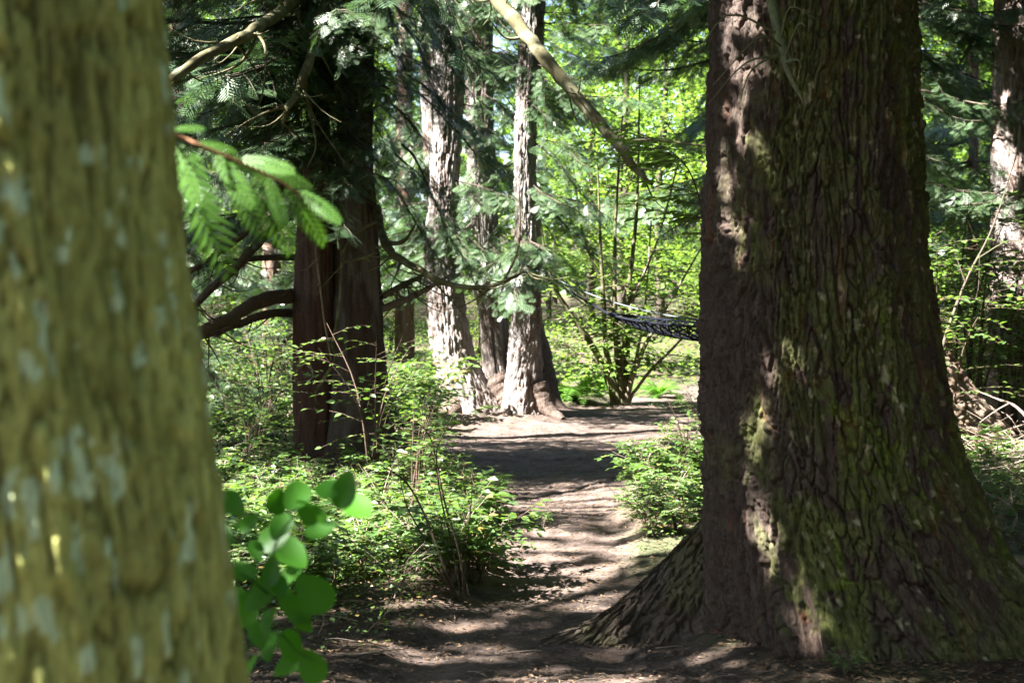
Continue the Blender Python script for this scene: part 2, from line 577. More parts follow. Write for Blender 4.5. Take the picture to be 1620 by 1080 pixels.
# ---- the big fir on the right
def big_fir():
    d = 6.45
    root = thing('fir_tree', 'massive furrowed conifer trunk with moss and a buttress root beside the path', 'tree', (0, 0, 0))
    cx, rad = px_trunk([(0, 1128, 1441), (200, 1121, 1446), (400, 1116, 1459), (500, 1114, 1470), (600, 1113, 1487), (700, 1114, 1515), (800, 1117, 1556),
                        (880, 1121, 1600), (960, 1126, 1665), (1040, 1130, 1735), (1120, 1128, 1800)], d)
    def ry(z): return .49 + .20 * np.exp(-np.clip(z, 0, None) / .45) - np.clip(z - 3, 0, 40) * .016
    zs = np.concatenate([np.linspace(-.2, 3.25, 590), np.linspace(3.3, 18, 70)])
    def colf(TH, u, Z, ridge, dd):
        n1 = fbm(u * 5, Z * 2.2, seed=71)
        n2 = fbm(u * 22, Z * 9, seed=72, octv=3)
        n3 = fbm(u * 60, Z * 34, seed=73, octv=2)
        c = mixc((.058, .038, .029), (.074, .056, .047), np.clip(ridge * .8 + .5 * n2, 0, 1))
        side = sstep(-.8, .45, np.sin(TH) + 1.0 * n1 + .4 * n2)                 # moss grows on the damp right side
        moss = side * sstep(-.22, .16, n2 + .55 * n1 + .35 * (ridge - .45))
        low = np.exp(-np.clip(Z, 0, 9) / .7) * sstep(-.2, .3, n1 + n2) * (TH > -.9)
        moss = np.clip(moss * .9 + low * .6, 0, 1)
        c = mixc(c, (.068, .092, .012), moss)
        c = mixc(c, (.125, .160, .024), np.clip(moss * sstep(.12, .42, n3 + .4 * n1), 0, 1) * .6)
        olive = sstep(-1.0, .2, np.sin(TH) + .4 * n1) * .75
        c = mixc(c, (.088, .078, .040), olive * sstep(-.3, .3, n2))
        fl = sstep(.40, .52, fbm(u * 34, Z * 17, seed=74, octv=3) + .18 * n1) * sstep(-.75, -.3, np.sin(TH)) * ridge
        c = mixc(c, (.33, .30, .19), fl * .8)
        rd = sstep(.34, .5, fbm(u * 18, Z * 4, seed=75, octv=3)) * (1 - ridge)
        c = mixc(c, (.19, .075, .03), rd * .7)
        return c * (1 + .25 * n3)[..., None]
    build_trunk('trunk', lambda z: (cx(z), np.full_like(z, d)), rad, ry, zs, 500, lambda u, z, a, seed: bark_fir(u, z, a, (.042, .17), seed), colf, root, seed=3, amp=.044, lobes=.07, front=1.4, lobe_h=.45)
    # buttress root running left towards the path
    st = np.array([(1.35, 6.72, .92, .34), (1.12, 6.78, .74, .33), (.97, 6.80, .60, .30), (.84, 6.79, .46, .27), (.70, 6.76, .32, .23), (.55, 6.71, .19, .19), (.42, 6.67, .10, .15), (.30, 6.63, .055, .12), (.17, 6.58, .015, .09), (.05, 6.52, -.03, .06)])
    n, m = 170, 130
    sp = smooth_path(st[:, :3], n)
    wd = np.interp(np.linspace(0, 1, n), np.linspace(0, 1, len(st)), st[:, 3])
    s = np.linspace(-1, 1, m)
    A, B = np.meshgrid(np.arange(n), s, indexing='ij')
    prof = 1 - np.abs(B) ** 1.35
    base = np.array([G(p[0], p[1]) for p in sp]) - .07
    X = sp[A, 0] + .03 * B
    Y = sp[A, 1] + wd[A] * B * (1.0 + .15 * np.abs(B))
    Z = base[A] + (sp[A, 2] - base[A]) * prof
    hgt = np.clip((sp[A, 2] - base[A]), .03, 1)
    along = np.concatenate([[0], np.cumsum(np.linalg.norm(np.diff(sp, axis=0), axis=1))])[A]
    dsp, _ = bark_fir(B * (hgt * .8 + .1) + .2, along, .045, (.05, .085), 83)
    disp = (dsp + .07 * fbm(X * 6, Y * 5, Z * 5, seed=81)) * np.minimum(1, hgt * 4 + .15)
    Z = Z + disp * .45
    Y = Y - disp * .8 * np.sign(-B + .35)
    n5 = fbm(X * 12, Z * 12, Y * 12, seed=84)
    c = mixc((.075, .056, .042), (.115, .092, .072), np.clip(.5 + n5, 0, 1))
    c = mixc(c, (.085, .085, .03), sstep(.1, .4, fbm(X * 5, Z * 5, Y * 5, seed=85)) * .5)
    i = np.arange(n - 1)[:, None] * m + np.arange(m - 1)[None]
    Q = np.stack([i, i + 1, i + m + 1, i + m], -1).reshape(-1, 4)
    link('root', mesh_np('root', np.stack([X, Y, Z], -1).reshape(-1, 3), Q, mat=M['bark'], col=c.reshape(-1, 3)), root)
    # dead lichen-covered twigs hanging in front of the trunk
    g = Geo()
    main = smooth_path([PX(1180, -260, 6.2), PX(1205, -90, 5.95), PX(1222, 10, 5.8), PX(1238, 80, 5.7), PX(1246, 110, 5.65), PX(1272, 165, 5.6)], 34)
    tube(g, main, np.interp(np.linspace(0, 1, 34), [0, .5, .8, 1], [.024, .02, .013, .005]), 9, wob=.4, seed=9)
    for a, b, c in ((20, (1190, 110, 5.6), (1172, 155, 5.55)), (17, (1150, 25, 5.6), (1085, 120, 5.5)), (22, (1262, 40, 5.6), (1275, 42, 5.55)), (24, (1262, 95, 5.5), (1268, 108, 5.5)), (19, (1200, 60, 5.5), (1128, 135, 5.5)), (21, (1180, 100, 5.6), (1120, 165, 5.5)), (18, (1250, 12, 5.6), (1290, 30, 5.6))):
        tube(g, smooth_path([main[a], PX(*b), PX(*c)], 9), np.linspace(.006, .0018, 9), 5)
    link('dead_twig', g.mesh('dead_twig', M['lichen']), root)
    return root


FIR = big_fir()


# ---- near blurred trunk on the left
def near_tree():
    d = 1.58
    root = thing('conifer_tree', 'blurred near tree trunk with olive bark and pale green lichen filling the left edge', 'tree')
    rpx = .25 / d * F
    tab = [(py, r - 2 * rpx, r) for py, r in ((-80, 246), (0, 250), (200, 262), (400, 285), (600, 311), (800, 341), (1080, 372), (1300, 392))]
    cx, rad = px_trunk(tab, d)
    zs = np.concatenate([np.linspace(-.15, .8, 30), np.linspace(.82, 2.2, 260), np.linspace(2.3, 16, 60)])
    def colf(TH, u, Z, ridge, dd):
        n1 = fbm(u * 9, Z * 4.0, seed=91)
        n2 = fbm(u * 30, Z * 11, seed=92, octv=3)
        c = mixc((.13, .130, .035), (.58, .60, .19), np.clip(ridge * 1.0 + .5 * n1, 0, 1))
        c = mixc(c, (.18, .20, .05), sstep(.0, .35, n1 + .5 * n2) * .45)
        left = sstep(.75, -.35, np.sin(TH))
        li = sstep(.20, .30, fbm(u * 55, Z * 24, seed=93, octv=3) + .50 * left - .12)
        return mixc(c, (.66, .82, .55), li * .9)
    build_trunk('trunk', lambda z: (cx(z), np.full_like(z, d)), rad, lambda z: rad(z), zs, 230, lambda u, z, a, seed: bark_fir(u, z, a, (.026, .17), seed), colf, root, seed=12, amp=.015, front=1.5)
    # limb with blurred cedar fronds hanging right of the trunk
    br = Geo()
    ax = smooth_path([PX(120, 200, 1.75), PX(265, 213, 2.15), PX(320, 232, 2.2), PX(390, 262, 2.25), PX(450, 292, 2.3), PX(505, 330, 2.35)], 30)
    tube(br, ax, np.linspace(.004, .0014, 30), 7)
    bo = link('branch', br.mesh('branch', M['twig_red']), root)
    g0 = Geo()
    Vn = np.array(FROND_V)
    g0.add(np.c_[Vn[:, 0], Vn[:, 1], Vn[:, 2] - .16 * Vn[:, 1] ** 2 + .015 * np.sin(Vn[:, 0] * 9)], np.array(FROND_Q), val=RNG.random(len(Vn)) * .6 + .2)
    fm = g0.mesh('frond', M['cedar_near'], smooth=False)
    fr = [((283, 226), (352, 470), 1.95), ((300, 228), (322, 400), 1.98), ((335, 240), (400, 330), 1.98), ((350, 245), (410, 400), 2.0), ((395, 262), (474, 415), 2.03), ((420, 275), (455, 360), 2.04),
          ((445, 285), (532, 395), 2.08), ((470, 300), (545, 345), 2.08), ((375, 250), (470, 262), 2.06), ((410, 262), (515, 290), 2.1), ((310, 225), (385, 232), 2.0), ((275, 218), (300, 330), 1.92), ((360, 245), (440, 285), 2.05), ((270, 205), (330, 195), 2.0)]
    for (a, b, dd) in fr:
        p0, p1 = Vector(PX(*a, dd + .25)), Vector(PX(*b, dd + .25 + random.uniform(-.05, .05)))
        v = p1 - p0
        ln = v.length
        y = v.normalized()
        nrm = Vector((random.uniform(-.4, .2), -.8, random.uniform(.2, .7)))
        x = y.cross(nrm).normalized()
        z = x.cross(y)
        mt = Matrix((x, y, z)).transposed().to_4x4()
        o = link('frond', fm, bo)
        o.matrix_world = Matrix.Translation(p0) @ mt @ Matrix.Scale(ln * .92, 4)
    return root


NEAR = near_tree()


# ---- cedar limbs (shared meshes: wood + foliage)
def cedar_limb(L, seed, droop=.35, up=.25, n2=22, sec=.9, spr=.30, wide=1.0, bare=.12):
    r = np.random.default_rng(seed)
    n = 26
    s = np.linspace(0, 1, n)
    ax = np.stack([s * L, .12 * L * np.cumsum(r.normal(0, .13, n)) / 2, -droop * L * s ** 1.4 + up * L * s ** 3 + .02 * L * np.sin(s * 7 + seed)], 1)
    w = Geo()
    tube(w, ax, np.interp(s, [0, .3, 1], [.014 + .006 * L, .009 + .003 * L, .003]), 7, wob=.3, seed=seed)
    P, D, N, Z = [], [], [], []
    for i in range(n2):
        q = bare + (1 - bare) * (i + r.random()) / n2
        p0 = np.array([np.interp(q, s, ax[:, k]) for k in range(3)])
        sg = 1 if i % 2 else -1
        ln = sec * (1.05 - .75 * q) * r.uniform(.6, 1.2) * min(1, L / 2.2)
        an = r.uniform(.5, 1.1) * sg
        dv = np.array([math.cos(an), math.sin(an) * wide, -.28 + r.normal(0, .15)])
        m = 7
        t = np.linspace(0, 1, m)
        sp = p0 + np.outer(t, dv) * ln + np.outer(t ** 2, [0, 0, -.45]) * ln
        tube(w, sp, np.linspace(.008, .0025, m), 4)
        ns = max(4, int(ln / .062))
        for k in range(ns):
            f = .12 + .9 * k / ns
            p = np.array([np.interp(f, t, sp[:, c]) for c in range(3)])
            a2 = an + (.75 if k % 2 else -.75) + r.normal(0, .3)
            P.append(p)
            D.append([math.cos(a2), math.sin(a2), -.55 + r.normal(0, .35)])
            N.append([r.normal(0, .35), r.normal(0, .35), 1])
            Z.append(spr * r.uniform(.6, 1.2) * (1.05 - .4 * f))
    P.append(ax[-1]); D.append([1, 0, -.3]); N.append([0, 0, 1]); Z.append(spr)
    f = Geo()
    scatter(f, SPRAY_V, SPRAY_Q, P, D, N, Z, val=r.random(len(P)))
    return w.mesh('limb', M['limb']), f.mesh('foliage', M['cedar'], smooth=False)


LIMBS = [cedar_limb(3.4, 1), cedar_limb(2.9, 2, droop=.5, up=.3), cedar_limb(2.4, 3, droop=.6, up=.35, n2=20), cedar_limb(1.8, 4, droop=.45, n2=16), cedar_limb(3.0, 5, droop=.7, up=.4, spr=.34), cedar_limb(2.0, 6, droop=.9, up=.3, n2=18)]


def add_limb(tree, k, loc, az, tilt=0.0, sc=1.0, roll=0.0):
    o = link('limb', LIMBS[k][0], tree, loc, (roll, -tilt, az), sc)
    link('foliage', LIMBS[k][1], o)
    return o


def cedar_col(base=(.150, .105, .085), furrow=(.175, .095, .062), seed=0, grey=.5):
    def f(TH, u, Z, ridge, dd):
        n1 = fbm(u * 6, Z * 1.5, seed=seed + 1)
        n2 = fbm(u * 34, Z * 5, seed=seed + 2, octv=3)
        c = mixc(furrow, base, np.clip(ridge + .5 * n2, 0, 1))
        c = mixc(c, (.27, .25, .235), np.clip(sstep(-.15, .4, n1 + .5 * n2) * grey * 1.3, 0, 1) * (.35 + .65 * sstep(.5, 2.0, Z)))
        return c * (1 + .3 * n2)[..., None]
    return f


def simple_trunk(root, tab, d, seed, amp=.035, nz=230, nth=90, ztop=14.0, zbot=-.2, colf=None, lobes=.12, name='trunk', bark=bark_cedar, ysc=1.0, label=None):
    cx, rad = px_trunk(tab, d)
    fz = 1.9 + .23 * d
    zs = np.concatenate([np.linspace(zbot, fz, nz), np.linspace(fz + .3, ztop, 25)])
    o = build_trunk(name, lambda z: (cx(z), np.full_like(z, d)), rad, lambda z: rad(z) * ysc, zs, nth, bark, colf or cedar_col(seed=seed), root, seed=seed, amp=amp, lobes=lobes, front=1.4, lobe_h=.5)
    if label: o['label'] = label
    return cx, rad


# ---- dark twin cedar left of the path
def dark_cedar():
    root = thing('cedar_tree', 'dark shaded twin-trunk cedar with long mossy limbs left of the path', 'tree')
    d = 14.0
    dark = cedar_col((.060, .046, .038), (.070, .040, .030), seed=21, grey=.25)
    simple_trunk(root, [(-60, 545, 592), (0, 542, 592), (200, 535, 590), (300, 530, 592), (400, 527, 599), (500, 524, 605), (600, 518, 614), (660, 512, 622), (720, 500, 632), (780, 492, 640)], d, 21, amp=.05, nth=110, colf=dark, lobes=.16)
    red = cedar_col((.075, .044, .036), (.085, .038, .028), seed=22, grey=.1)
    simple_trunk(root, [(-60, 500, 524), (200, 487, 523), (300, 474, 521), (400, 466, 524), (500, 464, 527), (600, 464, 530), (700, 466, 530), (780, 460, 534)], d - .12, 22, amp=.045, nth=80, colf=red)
    # long bare limbs
    def limb(pts, r, mat='limb_moss', n=44, sides=10, wob=.2, subs=()):
        g = Geo()
        pth = smooth_path([PX(*p) for p in pts], n)
        L = len(r)
        jit = np.stack([fbm(np.arange(n) * .35, k * 9.0, seed=int(abs(pts[0][0])) + k) for k in range(3)], 1) * max(r) * .32
        jit[0] = 0
        pth = pth + jit
        tube(g, pth, np.interp(np.linspace(0, 1, n), np.linspace(0, 1, L), r), sides, wob=wob, seed=int(abs(pts[0][1])) + 1)
        for q in range(max(4, int(n * .4)) if max(r) > .02 else 3):
            i = int(n * random.uniform(.15, .97))
            dv = np.array([random.gauss(0, 1), random.gauss(0, 1), random.gauss(-.25, .6)])
            dv /= np.linalg.norm(dv)
            ln = random.choice([.05, .08, .25, .4, .6])
            e = pth[i] + dv * ln
            tube(g, smooth_path([pth[i], pth[i] + dv * ln * .5 + np.array([random.gauss(0, .04), random.gauss(0, .04), -.05]) * ln * 2, e], 7), np.linspace(.010 if ln > .1 else .014, .002 if ln > .1 else .008, 7), 5)
        for (f, pp, r0) in subs:
            a = pth[int(f * (n - 1))]
            tube(g, smooth_path([a] + [PX(*p) for p in pp], 14), np.linspace(r0, .004, 14), 6, wob=.3, seed=3)
        link('limb', g.mesh('limb', M[mat]), root)
    # the long diagonal limb crossing the clearing
    limb([(568, -250, 13.8), (690, -110, 13.2), (778, -8, 12.6), (850, 80, 12.2), (920, 160, 11.9), (990, 245, 11.6), (1032, 292, 11.5)], [.085, .072, .062, .057, .050, .040, .014], n=60, sides=14,
         subs=((.46, [(800, 60, 12.3), (772, 28, 12.2)], .018), (.78, [(990, 222, 11.7), (1040, 222, 11.6), (1140, 235, 11.3), (1200, 252, 11.2)], .02), (.62, [(905, 135, 12.0), (912, 138, 12)], .016), (.9, [(1022, 268, 11.5), (1034, 270, 11.5)], .016), (.72, [(1000, 250, 11.6), (975, 255, 11.6)], .014)))
    # two limbs crossing the upper left
    limb([(548, -120, 13.7), (500, -40, 12.8), (455, 10, 12.2), (400, 50, 11.6), (330, 85, 11.0), (258, 135, 10.5), (180, 190, 10.0)], [.060, .054, .050, .046, .042, .038, .03], n=50, sides=12,
         subs=((.45, [(380, 100, 11.4), (300, 130, 11.2)], .02), (.5, [(420, 80, 11.3), (415, 150, 11.2), (400, 180, 11.2)], .014), (.35, [(430, -10, 11.9), (350, 30, 11.6)], .02)))
    limb([(545, -110, 13.7), (525, -50, 13.0), (512, 10, 12.5), (495, 75, 12.2), (478, 130, 12.0), (455, 170, 11.9), (448, 205, 11.9)], [.055, .052, .048, .044, .038, .028, .006], n=50, sides=12,
         subs=((.62, [(484, 150, 12.1), (495, 200, 12.1), (500, 232, 12), (488, 262, 12)], .018), (.85, [(440, 172, 11.9), (405, 185, 11.8), (355, 215, 11.7)], .02), (.45, [(478, 40, 12.4), (470, 10, 12.4), (462, -30, 12.5)], .018), (.66, [(497, 185, 12.1), (530, 235, 12.1), (556, 275, 12.1)], .010)))
    # silhouetted limbs leaving the trunk to the left
    limb([(470, 468, 14.0), (440, 470, 13.6), (400, 482, 13.2), (360, 505, 12.9), (320, 520, 12.7), (240, 545, 12.4)], [.075, .07, .065, .055, .05, .03], mat='twig_dark')
    limb([(466, 495, 14.0), (420, 498, 13.7), (370, 515, 13.4), (330, 530, 13.2), (270, 535, 12.9)], [.045, .04, .035, .03, .015], mat='twig_dark')
    limb([(470, 330, 14.1), (420, 375, 13.8), (375, 420, 13.5), (320, 470, 13.2), (250, 540, 13)], [.05, .046, .042, .036, .02], mat='twig_dark')
    limb([(475, 250, 14.1), (430, 315, 13.9), (380, 375, 13.7), (300, 430, 13.4)], [.045, .04, .034, .02], mat='twig_dark')
    # right-hand limbs: pale curving ones in front of the cedar clump
    limb([(596, 330, 13.9), (606, 375, 13.3), (622, 402, 12.9), (660, 425, 12.7), (700, 446, 12.6), (760, 455, 12.5), (810, 440, 12.5), (836, 424, 12.5)], [.042, .040, .035, .030, .026, .022, .016, .005], n=60, sides=10,
         subs=((.82, [(818, 400, 12.5), (823, 350, 12.5), (822, 300, 12.5), (830, 262, 12.5)], .014), (.9, [(800, 445, 12.5), (790, 470, 12.5)], .006), (.2, [(640, 380, 12.9), (665, 340, 12.9)], .03)))
    limb([(600, 490, 14.0), (630, 478, 14.2), (665, 462, 14.5), (720, 430, 14.8)], [.04, .036, .030, .012], mat='twig_pale')
    limb([(602, 470, 14.0), (640, 450, 14.3), (680, 430, 14.6)], [.035, .03, .012])
    # vine-like dead stems on the trunk face
    limb([(505, 640, 13.25), (500, 620, 13.2), (530, 570, 13.15), (526, 545, 13.15), (534, 500, 13.1), (540, 440, 13.1), (538, 380, 13.1), (520, 330, 13.1)], [.010, .014, .018, .016, .016, .014, .012, .008], n=60)
    limb([(524, 570, 13.1), (512, 500, 13.0), (506, 450, 13.0), (500, 400, 13.0), (497, 360, 13)], [.008, .010, .011, .010, .006], mat='twig_pale')
    limb([(467, 600, 13.2), (475, 575, 13.1), (490, 569, 13.1), (503, 566, 13.1)], [.010, .010, .008, .005], mat='twig_pale')
    limb([(597, 350, 13.0), (560, 372, 12.9), (540, 412, 12.9), (575, 408, 12.9), (600, 398, 12.9)], [.012, .013, .014, .012, .008])
    # leafy limbs
    r = np.random.default_rng(5)
    for i in range(28):
        z = r.uniform(2.9, 6.0)
        az = math.radians(r.choice([180, 205, 235, 260, 150, 120, 290, 195, 220, 100]) + r.uniform(-18, 18))
        if z < 3.6 and math.sin(az) < -.5: z += 1.4
        k = int(r.integers(0, 6))
        add_limb(root, k, (PX(560, 200, d)[0] + .2 * math.cos(az), d + .2 * math.sin(az), z), az, tilt=r.uniform(-.25, .35), sc=r.uniform(.75, 1.15), roll=r.uniform(-.3, .3))
    for i in range(56):      # lacy limbs between the camera and the trunk
        az = math.radians(r.uniform(185, 300))
        add_limb(root, int(r.choice([2, 3, 5, 1])), (PX(r.uniform(500, 575), 200, d)[0], d - .25, r.uniform(3.3, 6.4)), az, tilt=r.uniform(-.25, .15), sc=r.uniform(.45, .8), roll=r.uniform(-.3, .3))
    for i in range(40):      # drooping sprays veiling the upper trunk
        az = math.radians(r.uniform(200, 330))
        add_limb(root, int(r.choice([3, 5, 5, 2])), (PX(r.uniform(470, 600), 200, d)[0], d - .35 - r.uniform(0, .9), r.uniform(3.0, 5.6)), az, tilt=r.uniform(-.5, 0), sc=r.uniform(.4, .65), roll=r.uniform(-.4, .4))
    for i in range(20):      # towards the clump
        az = math.radians(r.uniform(-60, 40))
        add_limb(root, int(r.choice([3, 5, 5])), (PX(r.uniform(590, 640), 200, d)[0], d + r.uniform(-.3, .5), r.uniform(2.9, 6.0)), az, tilt=r.uniform(-.5, 0), sc=r.uniform(.4, .68), roll=r.uniform(-.4, .4))
    for i in range(3):      # low hanging limbs on the left, behind the silhouettes
        az = math.radians(r.uniform(130, 200))
        add_limb(root, int(r.integers(0, 6)), (PX(480, 300, d)[0], d + .2, r.uniform(1.7, 3.0)), az, tilt=r.uniform(-.2, .2), sc=r.uniform(.8, 1.1))
    return root


DARK = dark_cedar()


# ---- the sunlit clump of cedar stems at the end of the path
def clump():
    r = np.random.default_rng(11)
    specs = [
        ('leaning sunlit cedar trunk with shaggy grey bark, left stem of the clump', 20.6, 31, [(-40, 690, 735), (0, 690, 735), (120, 688, 734), (200, 687, 731), (300, 682, 724), (400, 672, 721), (500, 677, 737), (560, 684, 751), (600, 692, 768), (640, 704, 792), (680, 706, 812)], .052),
        ('shaded reddish cedar trunk at the back of the clump', 21.7, 32, [(-40, 738, 779), (0, 738, 779), (200, 737, 780), (300, 742, 784), (400, 748, 792), (500, 756, 802), (560, 762, 810), (620, 766, 822), (670, 764, 830)], .05),
        ('cedar trunk with its left face bleached by sun, right stem of the clump', 20.3, 33, [(-40, 828, 862), (0, 826, 860), (60, 822, 858), (140, 817, 852), (220, 814, 848), (270, 814, 848), (330, 816, 852), (400, 814, 856), (480, 811, 856), (540, 806, 857), (600, 800, 858), (640, 796, 862), (680, 790, 868)], .055),
        ('pale slim cedar trunk half hidden behind the leaning clump stem', 23.0, 34, [(-40, 664, 694), (0, 664, 694), (200, 668, 700), (400, 680, 712), (650, 700, 740)], .04),
    ]
    out = []
    for i, (lab, d, sd, tab, amp) in enumerate(specs):
        root = thing('cedar_tree', lab, 'tree', group='cedar stems growing in one clump')
        col = cedar_col((.172, .155, .145), (.14, .092, .072), seed=sd, grey=.7)
        bk = (lambda u, z, a, seed: bark_fir(u, z, a, (.05, .32), seed)) if i in (0, 2) else bark_cedar
        cx, rad = simple_trunk(root, tab, d, sd, amp=amp, nth=110, nz=260, colf=col, lobes=.10, bark=bk)
        nl = (22, 24, 30, 8)[i]
        for k in range(nl):
            z = r.uniform(2.4, 7.0)
            az = math.radians(r.uniform(190, 350)) if k % 3 else math.radians(r.uniform(0, 360))
            if i == 2 and 2.9 < z < 6.5 and math.radians(200) < az < math.radians(300): az = math.radians(r.uniform(-60, 30))
            if i == 0 and z > 3.9 and math.radians(200) < az < math.radians(310): az += 1.9
            if i == 0: z = max(z, 2.8)
            c = float(cx(np.array([z]))[0])
            add_limb(root, int(r.choice([2, 3, 5, 5, 3])), (c, d, z), az, tilt=r.uniform(-.3, .15), sc=r.uniform(.5, .8))
        out.append(root)
    # flared roots
    def flare(root, pts, rr):
        g = Geo()
        tube(g, smooth_path(pts, 30), np.interp(np.linspace(0, 1, 30), np.linspace(0, 1, len(rr)), rr), 18, wob=.12, seed=6)
        link('root', g.mesh('root', M['root']), root)
    flare(out[1], [PX(838, 520, 21.6), PX(856, 580, 21.4), PX(872, 630, 21.2), PX(893, 655, 21.1), PX(940, 668, 21.0)], [.22, .2, .15, .10, .03])
    flare(out[0], [PX(780, 600, 20.7), PX(802, 640, 20.6), PX(812, 665, 20.5)], [.25, .22, .12])
    flare(out[0], [PX(720, 640, 20.4), PX(702, 668, 20.2), PX(680, 684, 20.0), PX(640, 694, 19.6)], [.18, .14, .09, .03])
    flare(out[2], [PX(850, 610, 20.2), PX(866, 645, 20.1), PX(890, 664, 19.9)], [.16, .12, .05])
    return out


CLUMP = clump()


# ---- tree hidden behind the fir (hammock anchor), and pale trunk at the right edge
def anchor_tree():
    root = thing('conifer_tree', 'broad rough flared tree base behind the big mossy trunk, dead branches at its foot', 'tree')
    tab = [(-40, 1330, 1432), (200, 1325, 1436), (400, 1312, 1446), (480, 1305, 1462), (540, 1295, 1490), (600, 1285, 1530), (650, 1275, 1572), (700, 1265, 1618), (740, 1255, 1650)]
    simple_trunk(root, tab, 14.6, 41, amp=.10, nth=130, nz=240, bark=lambda u, z, a, seed: bark_fir(u, z, a, (.12, .16), seed), colf=cedar_col((.16, .115, .08), (.10, .062, .045), seed=41, grey=.3), ysc=.8)
    r = np.random.default_rng(3)
    for k in range(12):
        az = math.radians(r.uniform(180, 330))
        add_limb(root, int(r.integers(0, 6)), (PX(1380, 0, 14.6)[0], 14.6, r.uniform(5.2, 9)), az, tilt=r.uniform(-.2, .2), sc=1.0)
    return root


ANCHOR = anchor_tree()


def pale_tree():
    root = thing('conifer_tree', 'pale grey-pink sunlit trunk at the right edge beyond the shrubs', 'tree')
    tab = [(-40, 1574, 1652), (0, 1574, 1652), (200, 1572, 1654), (400, 1570, 1660), (700, 1560, 1680)]
    simple_trunk(root, tab, 18.0, 51, amp=.05, nth=100, nz=220, bark=lambda u, z, a, seed: bark_fir(u, z, a, (.08, .3), seed), colf=cedar_col((.24, .195, .175), (.20, .13, .10), seed=51, grey=.6))
    r = np.random.default_rng(4)
    for k in range(8):
        add_limb(root, int(r.integers(0, 6)), (PX(1612, 0, 18)[0], 18, r.uniform(6, 10)), r.uniform(0, 6.28), sc=1.0)
    return root


pale_tree()


# ---- more cedars filling the upper left and the dark gap right of the fir
def plain_cedar(px, d, label, width, zr, nl, azr, seed, group=None, sc=(.8, 1.2), lean=0.0):
    root = thing('cedar_tree', label, 'tree', group=group)
    w = width / 2
    simple_trunk(root, [(-60, px - w + lean, px + w + lean), (300, px - w, px + w), (620, px - w * 1.25, px + w * 1.25), (700, px - w * 1.6, px + w * 1.6)], d, seed, nth=40, nz=120, amp=.03, zbot=-.3)
    r = np.random.default_rng(seed)
    x0 = PX(px, 300, d)[0]
    for k in range(nl):
        add_limb(root, int(r.integers(0, 6)), (x0, d, r.uniform(*zr)), math.radians(r.uniform(*azr)), tilt=r.uniform(-.3, .25), sc=r.uniform(*sc), roll=r.uniform(-.3, .3))
    return root


plain_cedar(235, 16.2, 'cedar whose sunlit drooping sprays emerge from behind the near left trunk', 50, (1.0, 3.6), 13, (-75, 40), 68, sc=(.45, .75))
plain_cedar(290, 27, 'cedar with drooping blue-green sprays beyond the near left trunk', 40, (.9, 9), 40, (150, 390), 61)
plain_cedar(430, 31, 'slender dark cedar further back between the near trunk and the twin-trunk cedar', 26, (1.0, 10), 34, (150, 390), 62)
plain_cedar(640, 32, 'cedar behind the gap between the twin-trunk cedar and the clump', 26, (2.6, 9), 16, (0, 360), 63)
plain_cedar(1190, 25, 'dark cedar with hanging foliage in the upper right of the clearing', 30, (4.2, 9), 34, (150, 250), 64, sc=(.9, 1.3))
plain_cedar(1425, 18.5, 'deeply shaded conifer in the dark gap right of the big mossy trunk', 34, (3.0, 8), 44, (-60, 60), 65, sc=(.5, .75))
plain_cedar(1540, 25, 'dark conifer standing furthest back right of the big mossy trunk', 16, (3.0, 10), 44, (0, 360), 66)
plain_cedar(838, 31, 'sunlit far cedar above the fern at the back of the clearing', 22, (4.0, 12), 26, (0, 360), 67)

# ------------------------------------------------------------------ shrubs, ferns, saplings
def shrub_geo(seed, h, spread, nst, leaf, twigs=7, per=7, up=.25, flat=.35):
    r = np.random.default_rng(seed)
    w = Geo()
    P, D, N, Z = [], [], [], []
    for s in range(nst):
        a = r.uniform(0, 6.28)
        e = np.array([math.cos(a) * spread * r.uniform(.3, 1), math.sin(a) * spread * r.uniform(.3, 1), h * r.uniform(.6, 1.05)])
        b = np.array([r.normal(0, .03), r.normal(0, .03), -.03])
        md = b * .5 + e * .5 + np.array([-e[0] * .18, -e[1] * .18, h * .1])
        pth = smooth_path([b, md, e], 9)
        tube(w, pth, np.linspace(.004 + h * .005, .002, 9), 5)
        for t in range(twigs):
            f = r.uniform(.25, 1)
            p0 = np.array([np.interp(f, np.linspace(0, 1, 9), pth[:, c]) for c in range(3)])
            ta = a + r.uniform(-1.9, 1.9)
            ln = h * r.uniform(.22, .42) * (1.2 - .5 * f) + leaf
            dv = np.array([math.cos(ta), math.sin(ta), up + r.normal(0, .2)])
            tp = p0 + np.outer(np.linspace(0, 1, 4), dv) * ln + np.outer(np.linspace(0, 1, 4) ** 2, [0, 0, -.25 * ln])
            tube(w, tp, np.linspace(.0028, .0012, 4), 3)
            for k in range(per):
                g = .15 + .85 * (k + .5) / per
                pp = np.array([np.interp(g, np.linspace(0, 1, 4), tp[:, c]) for c in range(3)])
                sg = 1 if k % 2 else -1
                la = ta + sg * r.uniform(.6, 1.2)
                P.append(pp)
                D.append([math.cos(la), math.sin(la), r.normal(-.05, .2)])
                N.append([r.normal(0, flat), r.normal(0, flat), 1])
                Z.append(leaf * r.uniform(.65, 1.25))
    f = Geo()
    vv = r.random(len(P)) * .7
    vv[r.random(len(P)) < .035] = 1.3
    scatter(f, LEAF_V, LEAF_Q, P, D, N, Z, val=vv, wid=1.15)
    return w, f


def shrub_kind(args, wood, leafm):
    w, f = shrub_geo(*args[:5], **(args[5] if len(args) > 5 else {}))
    return w.mesh('stems', M[wood]), f.mesh('foliage', M[leafm], smooth=False)


